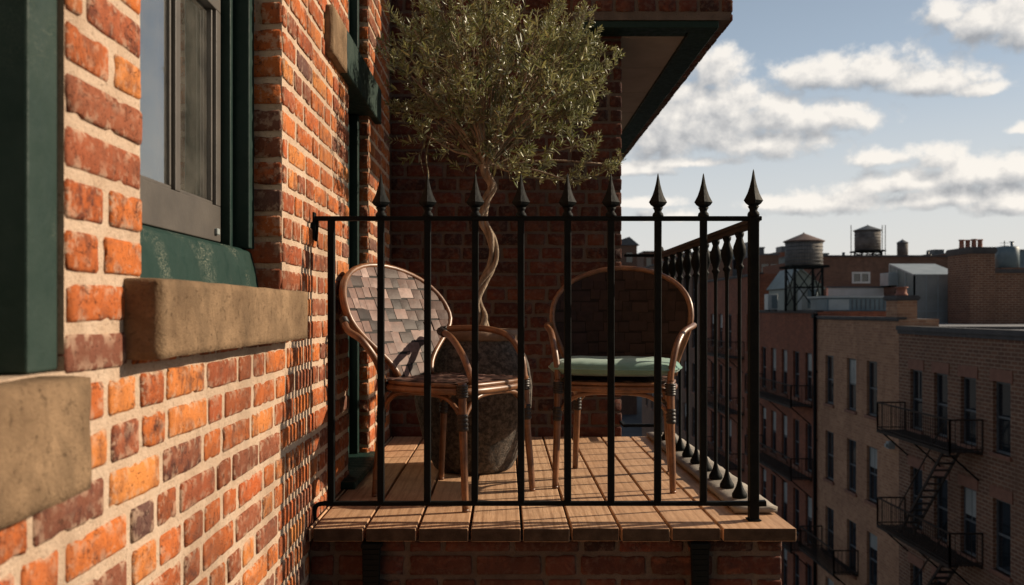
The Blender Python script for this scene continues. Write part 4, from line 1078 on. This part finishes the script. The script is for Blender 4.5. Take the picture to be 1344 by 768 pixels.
# pale parapet wall and AC behind
yw=50.
t=thing('parapet_wall','pale rendered parapet wall across the roofs below the small window','wall',(XX(1120,yw),yw,cz_))
m=MB(); m.box(XX(1087,yw),XX(1170,yw),yw,yw+.3,cz_-.66,ZZ(378,yw)); obj('wall',m,M['white_paint'],t); m=MB(); m.box(XX(1085,yw),XX(1172,yw),yw-.05,yw+.35,ZZ(378,yw),ZZ(376,yw)); obj('coping',m,M['slate'],t)
m=MB(); m.box(XX(1160,yw),XX(1200,yw),yw-1.4,yw+1.6,cz_-.66,ZZ(377,yw)-.02); obj('plinth',m,M['cb_dull'],t)
def ac(label,xa,xb,Y,z0,z1,d=1.0):
    t=thing('air_conditioner',label,'air conditioner',((xa+xb)/2,Y,z0),group='rooftop air conditioners')
    m=MB(); m.box(xa,xb,Y,Y+d,z0+.06,z1); obj('casing',m,M['metal_pale'],t,bev=.02)
    m=MB(); w=(xb-xa); m.box(xa+w*.38,xb-w*.06,Y-.012,Y,z0+.14,z1-.08)
    for i in range(6): m.box(xa+w*.38,xb-w*.06,Y-.03,Y-.012,z0+.16+i*(z1-z0-.3)/6,z0+.20+i*(z1-z0-.3)/6)
    obj('grille',m,M['metal_blue'],t); 
    for xx in (xa+.05,xb-.12):
        m=MB(); m.box(xx,xx+.07,Y,Y+d,z0,z0+.06); obj('foot',m,M['iron'],t)
ac('pale air conditioner with blue grille, right of the small white window',XX(1166,49),XX(1197,49),49.,ZZ(377,50),ZZ(358,49),1.1)
ac('small air conditioner standing under the left water tower',XX(1052,42.6),XX(1073,42.6),42.6,cz_-.02,ZZ(378,42.6),.6)
ac('small boxy vent unit left of the water tower legs',XX(1008,42.4),XX(1021,42.4),42.4,cz_-.02,ZZ(386,42.4),.6)
# gabled hut behind tower 1
yk=43.6; x0,x1=max(13.95,XX(1015,yk)),XX(1080,yk); xm=XX(1050,yk); z0=cz_-.02; ze=ZZ(378,yk); zp=ZZ(353,yk)
t=thing('gabled_roof_hut','grey-green gabled roof hut behind the left water tower','hut',(xm,yk,z0))
m=MB(); m.add([(x0,yk,z0),(x1,yk,z0),(x1,yk,ze),(xm,yk,zp),(x0,yk,ze),(x0,yk+3,z0),(x1,yk+3,z0),(x1,yk+3,ze),(xm,yk+3,zp),(x0,yk+3,ze)],[(0,1,2,3,4),(9,8,7,6,5),(0,4,9,5),(1,6,7,2)]); obj('wall',m,M['metal_green'],t)
m=MB(); m.bar((x0-.1,yk+1.5,ze-.04),(xm,yk+1.5,zp+.03),3.2,.06); m.bar((x1+.1,yk+1.5,ze-.04),(xm,yk+1.5,zp+.03),3.2,.06); obj('roof',m,M['metal_green'],t)
# far brick building with the white window
yf=60.; x0,x1=XX(1080,yf),XX(1262,yf); zt=ZZ(337,yf)
t=thing('brick_block','long dull brown brick block with a small white window, below the water tanks','building',((x0+x1)/2,yf,GZ))
wx0,wx1,wz0,wz1=XX(1118,yf),XX(1142,yf),ZZ(372,yf),ZZ(357,yf)
m=MB(); holed(m,(0,yf,0),(1,0,0),(0,0,1),(0,-1,0),x0,x1,GZ,zt,[(wx0,wx1,wz0,wz1)],.2); m.quad((wx0,yf+.2,wz0),(wx1,yf+.2,wz0),(wx1,yf+.2,wz1),(wx0,yf+.2,wz1)); m.quad((x0,yf,GZ),(x0,yf,zt),(x0,yf+14,zt),(x0,yf+14,GZ)); m.quad((x1,yf,GZ),(x1,yf+14,GZ),(x1,yf+14,zt),(x1,yf,zt)); m.quad((x0,yf,zt),(x1,yf,zt),(x1,yf+14,zt),(x0,yf+14,zt)); obj('wall',m,M['cb_dull'],t)
m=MB(); m.box(x0-.05,x1+.05,yf-.1,yf+.2,zt-.02,zt+.10); obj('coping',m,M['coping'],t)
m=MB(); e=.12
m.box(wx0,wx0+e,yf-.03,yf+.1,wz0,wz1); m.box(wx1-e,wx1,yf-.03,yf+.1,wz0,wz1); m.box(wx0+e,wx1-e,yf-.03,yf+.1,wz1-e,wz1); m.box(wx0+e,wx1-e,yf-.03,yf+.1,wz0,wz0+e); m.box((wx0+wx1)/2-.05,(wx0+wx1)/2+.05,yf-.03,yf+.1,wz0+e,wz1-e)
w=obj('window',m,M['white_paint'],t); m=MB(); m.box(wx0+e*.8,wx1-e*.8,yf+.03,yf+.05,wz0+e*.8,wz1-e*.8); obj('pane',m,M['cglass'],w)
m=MB()
for px_,hp in ((1113,.35),(1225,.4),(1228,.2)): m.tube([(XX(px_,yf),yf+.8,zt),(XX(px_,yf),yf+.8,zt+hp)],.1,8)
obj('vent_pipe',m,M['slate'],t)
def water_tank(label,px0,px1,Y,ypk,yrf,ybt,ybase,poles=False,roofm=None,legs=True):
    xc=XX((px0+px1)/2,Y); r=(px1-px0)/2*Y/F; zb_,ze_,zp_=ZZ(ybt,Y),ZZ(yrf,Y),ZZ(ypk,Y); zg=ZZ(ybase,Y) if not isinstance(ybase,tuple) else ybase[0]
    t=thing('water_tower',label,'water tower',(xc,Y,zg))
    m=MB(); m.lathe([(r*.96,zb_),(r*.96,ze_)],(0,0,0),40,smooth=True); o=obj('tank',m,M['tank'],t,local=True); o.location=(0,0,-zg)
    m=MB()
    for i in range(7):
        z=zb_+(ze_-zb_)*(i+.5)/7; m.tube([(xc+math.cos(a*math.pi/16)*r*.975,Y+math.sin(a*math.pi/16)*r*.975,z) for a in range(33)],.012*r+.006,5,cap=False)
    obj('hoop',m,M['slate'],t)
    m=MB(); m.lathe([(r*1.06,ze_-.02*r),(r*1.08,ze_+.03*r),(r*.06,zp_-.02),(.01,zp_+.04*r)],(xc,Y,0),28,smooth=False); obj('roof',m,roofm or M['rust'],t)
    m=MB()
    if legs:
        for i in range(7): m.bar((xc-r*1.0,Y-r+2*r*i/6,zb_-.06),(xc+r*1.0,Y-r+2*r*i/6,zb_-.06),.07,.11)
        c=.74*r
        obj('deck',m,M['iron'],t); cs=[(-c,-c),(c,-c),(c,c),(-c,c)]; zt_=zb_-.1
        for a in cs:
            m=MB(); m.bar((xc+a[0],Y+a[1],zg),(xc+a[0]*.98,Y+a[1]*.98,zt_),.10); obj('leg',m,M['iron'],t)
        m=MB()
        for i in range(4):
            a,b2=cs[i],cs[(i+1)%4]
            for u,v in ((a,b2),(b2,a)): m.bar((xc+u[0],Y+u[1],zg+(zt_-zg)*.1),(xc+v[0],Y+v[1],zt_-.04),.04)
            m.bar((xc+a[0],Y+a[1],zg+(zt_-zg)*.55),(xc+b2[0],Y+b2[1],zg+(zt_-zg)*.55),.05)
        obj('brace',m,M['iron'],t)
    else:
        m.box(xc-r*.9,xc+r*.9,Y-r*.9,Y+r*.9,zg,zb_); obj('base',m,M['slate'],t)
    if poles:
        for px_ in poles:
            m=MB(); m.tube([(XX(px_,Y),Y,zg),(XX(px_,Y),Y,ZZ(ypk,Y))],.028,6); obj('pole',m,M['iron'],t)
water_tank('large wooden water tower with conical tin roof on four legs, the left one',1030.5,1079.5,41.5,306,317.5,349,(cz_-.02,))
water_tank('smaller water tank between two thin poles on the brown block',1122,1155.5,62.,295.5,303,329,(ZZ(337,60.),),poles=(1117,1158,1162),roofm=M['slate'])
water_tank('tiny tank with pointed cap on the brown block, right of the other tanks',1177.5,1191.5,62.5,314,319,336,(ZZ(337,60.),),legs=False,roofm=M['slate'])
# grey drum behind the chimney wall
Y=58.; xc=XX(1322,Y); r=14*Y/F
t=thing('storage_drum','grey ribbed metal drum behind the brick wall, far right','tank',(xc,Y,cz_-.66))
m=MB(); m.box(xc-r,xc+r,Y-r,Y+r,cz_-.66,ZZ(352,Y)); obj('base',m,M['cb_dull'],t)
m=MB(); m.lathe([(r,ZZ(352,Y)),(r,ZZ(326,Y)),(r*.9,ZZ(324,Y))],(xc,Y,0),32); obj('body',m,M['metal_blue'],t)
m=MB(); m.tube([(xc+.3,Y,ZZ(325,Y)),(xc+.3,Y,ZZ(318,Y))],.09,8); m.lathe([(.16,ZZ(318,Y)),(.16,ZZ(317,Y))],(xc+.3,Y,0),8); obj('vent_pipe',m,M['metal_blue'],t)
m=MB(); xa=XX(1341,Y); m.tube([(xa,Y+2,cz_-.66),(xa,Y+2,ZZ(313,Y))],.035,6); 
for z in (316,320,325): m.bar((xa-.3,Y+2,ZZ(z,Y)),(xa+.3,Y+2,ZZ(z,Y)),.025)
obj('antenna',m,M['iron'],None,label='thin television aerial at the far right edge',cat='antenna')
# distant skyline
rr=random.Random(5)
sky_line=[(816,40,322,120,'gable'),(858,26,331,150,'flat'),(905,50,333,105,'flat'),(960,26,329,110,'flat'),(992,22,326,130,'box'),(1010,24,335,100,'flat'),(1036,20,331,140,'box'),(1070,34,334,120,'flat'),(1200,40,339,150,'flat'),(1240,30,334,170,'box'),(1290,60,331,160,'flat'),(1345,50,329,140,'flat')]
desc=['with a dark gabled roof at the far left of the skyline','small and flat topped right of the gable','long and low behind the side railing','blue-grey, just left of the corner post','narrow with a roof box beside the corner post','low, left of the big water tower','half hidden behind the big water tower','low, just right of the big water tower','long, behind the tiny tank','small with a roof box, left of the tall chimney','wide, behind the tall chimney','at the right edge behind the grey drum']
for i,(px_,wp,py_,Y,kd) in enumerate(sky_line):
    xa,xb=XX(px_-wp/2,Y),XX(px_+wp/2,Y); zt=ZZ(py_,Y); t=thing('distant_building','hazy distant building '+desc[i],'building',((xa+xb)/2,Y,GZ),group='distant skyline buildings')
    mt=[M['slate'],M['cb_dull'],M['cb_red'],M['metal_blue']][i%4]
    m=MB(); m.box(xa,xb,Y,Y+12,GZ,zt); obj('wall',m,mt if kd!='gable' else M['cb_dull'],t)
    m=MB()
    if kd=='gable':
        ap=ZZ(py_-11,Y); xm=(xa+xb)/2+1; m.add([(xa-.3,Y-.3,zt),(xb+.3,Y-.3,zt),(xm,Y-.3,ap),(xa-.3,Y+12,zt),(xb+.3,Y+12,zt),(xm,Y+12,ap)],[(0,1,2),(5,4,3),(0,2,5,3),(1,4,5,2),(0,3,4,1)]); obj('roof',m,M['slate'],t)
    else:
        m.box(xa-.1,xb+.1,Y-.1,Y+12.1,zt,zt+.18)
        if kd=='box': m.box(xa+(xb-xa)*.25,xa+(xb-xa)*.7,Y+2,Y+5,zt+.18,zt+1.1)
        obj('roof',m,M['slate'],t)
    n=max(2,int((xb-xa)/2.4))
    for q in range(n):
        for z in (zt-1.0,zt-4.0):
            m=MB(); x=xa+(xb-xa)*(q+.5)/n; m.box(x-.4,x+.4,Y-.03,Y-.001,z-1.3,z); obj('window',m,M['cglass'],t)

# ================================================================== LIGHT, SKY, CAMERA
EL=math.radians(25); sd=Vector((1,.27,0)).normalized(); sun_dir=Vector((sd.x*math.cos(EL),sd.y*math.cos(EL),math.sin(EL)))
l=bpy.data.lights.new('sun','SUN'); l.energy=5.0; l.angle=math.radians(.5); l.color=(1.0,.83,.62)
lo=bpy.data.objects.new('sun',l); COL.objects.link(lo); lo.rotation_euler=sun_dir.to_track_quat('Z','Y').to_euler(); lo.location=(6,2,6)
w=bpy.data.worlds.new('World'); S.world=w; w.use_nodes=True; T=w.node_tree; T.nodes.clear()
def N(ty,**kw):
    nd=T.nodes.new(ty)
    for k_,v in kw.items(): setattr(nd,k_,v)
    return nd
def put(i,v):
    if isinstance(v,bpy.types.NodeSocket): T.links.new(v,i)
    else: i.default_value=v
def mth(op,a,b=0.,c=None,clamp=False):
    m=N('ShaderNodeMath',operation=op,use_clamp=clamp); put(m.inputs[0],a); put(m.inputs[1],b)
    if c is not None: put(m.inputs[2],c)
    return m.outputs[0]
skyt=N('ShaderNodeTexSky',sky_type='NISHITA'); skyt.sun_disc=False; skyt.sun_elevation=EL; skyt.sun_rotation=math.atan2(sd.x,sd.y); skyt.air_density=1.0; skyt.dust_density=1.2; skyt.ozone_density=1.5; skyt.altitude=50
tc=N('ShaderNodeTexCoord'); sp=N('ShaderNodeSeparateXYZ'); T.links.new(tc.outputs['Generated'],sp.inputs[0])
az=mth('ARCTAN2',sp.outputs[0],sp.outputs[1]); el=mth('ARCSINE',sp.outputs[2])
def ang(px,py):
    a=math.atan((px-VX)/F); return a, math.atan((VY-py)/F*math.cos(a))
blobs=[(905,165,95,62),(945,100,42,34),(870,185,70,40),(1010,190,80,30),(1010,160,60,40),(1085,158,75,27),(960,150,60,45),
 (1080,100,75,27),(1150,98,90,32),(1225,108,85,26),(1290,118,40,13),(1290,30,70,38),(1345,40,60,50),(1245,20,40,18),
 (1160,208,62,17),(1235,212,40,22),(1290,230,90,28),(1345,222,60,30),(1190,243,80,22),(1085,268,90,22),(1240,262,110,22),(1330,268,80,26),(1020,268,50,13),(850,268,50,10),(900,215,80,9),(820,225,60,12),(1345,170,30,10),(880,285,50,12)]
def density(a_s,e_s,want_soft=False):
    # wobble
    cmb=N('ShaderNodeCombineXYZ'); put(cmb.inputs[0],mth('MULTIPLY',a_s,1.0)); put(cmb.inputs[1],mth('MULTIPLY',e_s,1.15))
    nz=N('ShaderNodeTexNoise'); nz.inputs['Scale'].default_value=30; nz.inputs['Detail'].default_value=8; nz.inputs['Roughness'].default_value=.60; nz.inputs['Distortion'].default_value=.1; T.links.new(cmb.outputs[0],nz.inputs['Vector'])
    field=None
    for (px,py,rx,ry) in blobs:
        a0,e0=ang(px,py); wa=rx/F*math.cos(a0)**2*1.12; we=ry/F*math.cos(a0)*1.15
        da=mth('MULTIPLY',mth('SUBTRACT',a_s,a0),1/wa); de=mth('SUBTRACT',e_s,e0)
        de=mth('MAXIMUM',mth('MULTIPLY',de,1/we),mth('MULTIPLY',de,-1.8/we))
        d=mth('SUBTRACT',1.0,mth('SQRT',mth('ADD',mth('MULTIPLY',da,da),mth('MULTIPLY',de,de))))
        field=d if field is None else mth('SMOOTH_MAX',field,d,.25)
    # the rest of the sky, outside the photographed part
    g2=N('ShaderNodeTexNoise'); g2.inputs['Scale'].default_value=3.2; g2.inputs['Detail'].default_value=3; T.links.new(tc.outputs['Generated'],g2.inputs['Vector'])
    gen=mth('MULTIPLY',mth('SUBTRACT',g2.outputs['Fac'],.63),7.0)
    far=mth('MAXIMUM',mth('MULTIPLY',mth('SUBTRACT',a_s,.62),8.0),mth('MAXIMUM',mth('MULTIPLY',mth('SUBTRACT',-.1,a_s),8.0) if False else mth('MULTIPLY',mth('ADD',a_s,.1),-8.0),mth('MULTIPLY',mth('SUBTRACT',e_s,.42),8.0)),)
    far=mth('MINIMUM',mth('MAXIMUM',far,0.0),1.0)
    genm=mth('SUBTRACT',mth('MULTIPLY',mth('ADD',gen,2.0),far),2.0)
    field=mth('MAXIMUM',field,genm)
    field=mth('MAXIMUM',field,-1.2)
    return mth('ADD',field,mth('MULTIPLY',mth('SUBTRACT',nz.outputs['Fac'],.5),2.0)), nz.outputs['Fac']
D0,nf=density(az,el)
D1,_=density(mth('ADD',az,.010),mth('ADD',el,.014))
mr=N('ShaderNodeMapRange',interpolation_type='SMOOTHSTEP'); put(mr.inputs[0],D0); mr.inputs[1].default_value=-.14; mr.inputs[2].default_value=.52
cov=mr.outputs[0]
thick=mth('MULTIPLY',mth('SUBTRACT',D0,.25),.55,clamp=True)
light=mth('ADD',.58,mth('SUBTRACT',mth('MULTIPLY',mth('SUBTRACT',D0,D1),.8),mth('MULTIPLY',thick,.35)),clamp=True)
cr_=N('ShaderNodeValToRGB'); T.links.new(light,cr_.inputs[0]); e=cr_.color_ramp.elements
K=1.0
e[0].position=.08; e[0].color=(.36,.37,.39,1); e[1].position=.92; e[1].color=(1.0,.94,.86,1); x_=e.new if False else None
x=cr_.color_ramp.elements.new(.45); x.color=(.62,.61,.60,1)
STR=.052
sc=N('ShaderNodeVectorMath',operation='SCALE'); T.links.new(cr_.outputs[0],sc.inputs[0]); sc.inputs['Scale'].default_value=1/STR*.82
veil=N('ShaderNodeMix',data_type='RGBA'); put(veil.inputs[0],mth('MULTIPLY',mth('MULTIPLY_ADD',mth('POWER',mth('SUBTRACT',.45,el,clamp=True),1.6),2.2,.22),mth('SUBTRACT',1.7,mth('ABSOLUTE',mth('SUBTRACT',az,.3)),clamp=True))); T.links.new(skyt.outputs[0],veil.inputs[6]); veil.inputs[7].default_value=(.60/STR,.70/STR,.80/STR,1)
veil2=N('ShaderNodeMix',data_type='RGBA'); put(veil2.inputs[0],mth('MULTIPLY',mth('SUBTRACT',1.0,mth('MULTIPLY',mth('ABSOLUTE',el),4.0),clamp=True),.95)); T.links.new(veil.outputs[2],veil2.inputs[6]); veil2.inputs[7].default_value=(.64/STR,.60/STR,.54/STR,1)
mx=N('ShaderNodeMix',data_type='RGBA'); put(mx.inputs[0],mth('MULTIPLY',cov,.92)); T.links.new(veil2.outputs[2],mx.inputs[6]); T.links.new(sc.outputs[0],mx.inputs[7])
bg=N('ShaderNodeBackground'); bg.inputs[1].default_value=STR; T.links.new(mx.outputs[2],bg.inputs[0]); ow=N('ShaderNodeOutputWorld'); T.links.new(bg.outputs[0],ow.inputs[0])

cam=bpy.data.cameras.new('camera'); co=bpy.data.objects.new('camera',cam); COL.objects.link(co)
co.location=(0,0,CAMZ); co.rotation_euler=(math.radians(90),0,0)
cam.sensor_width=36; cam.lens=F/1344*36; cam.shift_x=(672-VX)/1344; cam.shift_y=(VY-384)/1344; cam.clip_start=.05; cam.clip_end=4000
cam.dof.use_dof=True; cam.dof.focus_distance=3.1; cam.dof.aperture_fstop=5.0
S.camera=co
S.view_settings.view_transform='Standard'; S.view_settings.look='None'; S.view_settings.exposure=.28; S.view_settings.gamma=1
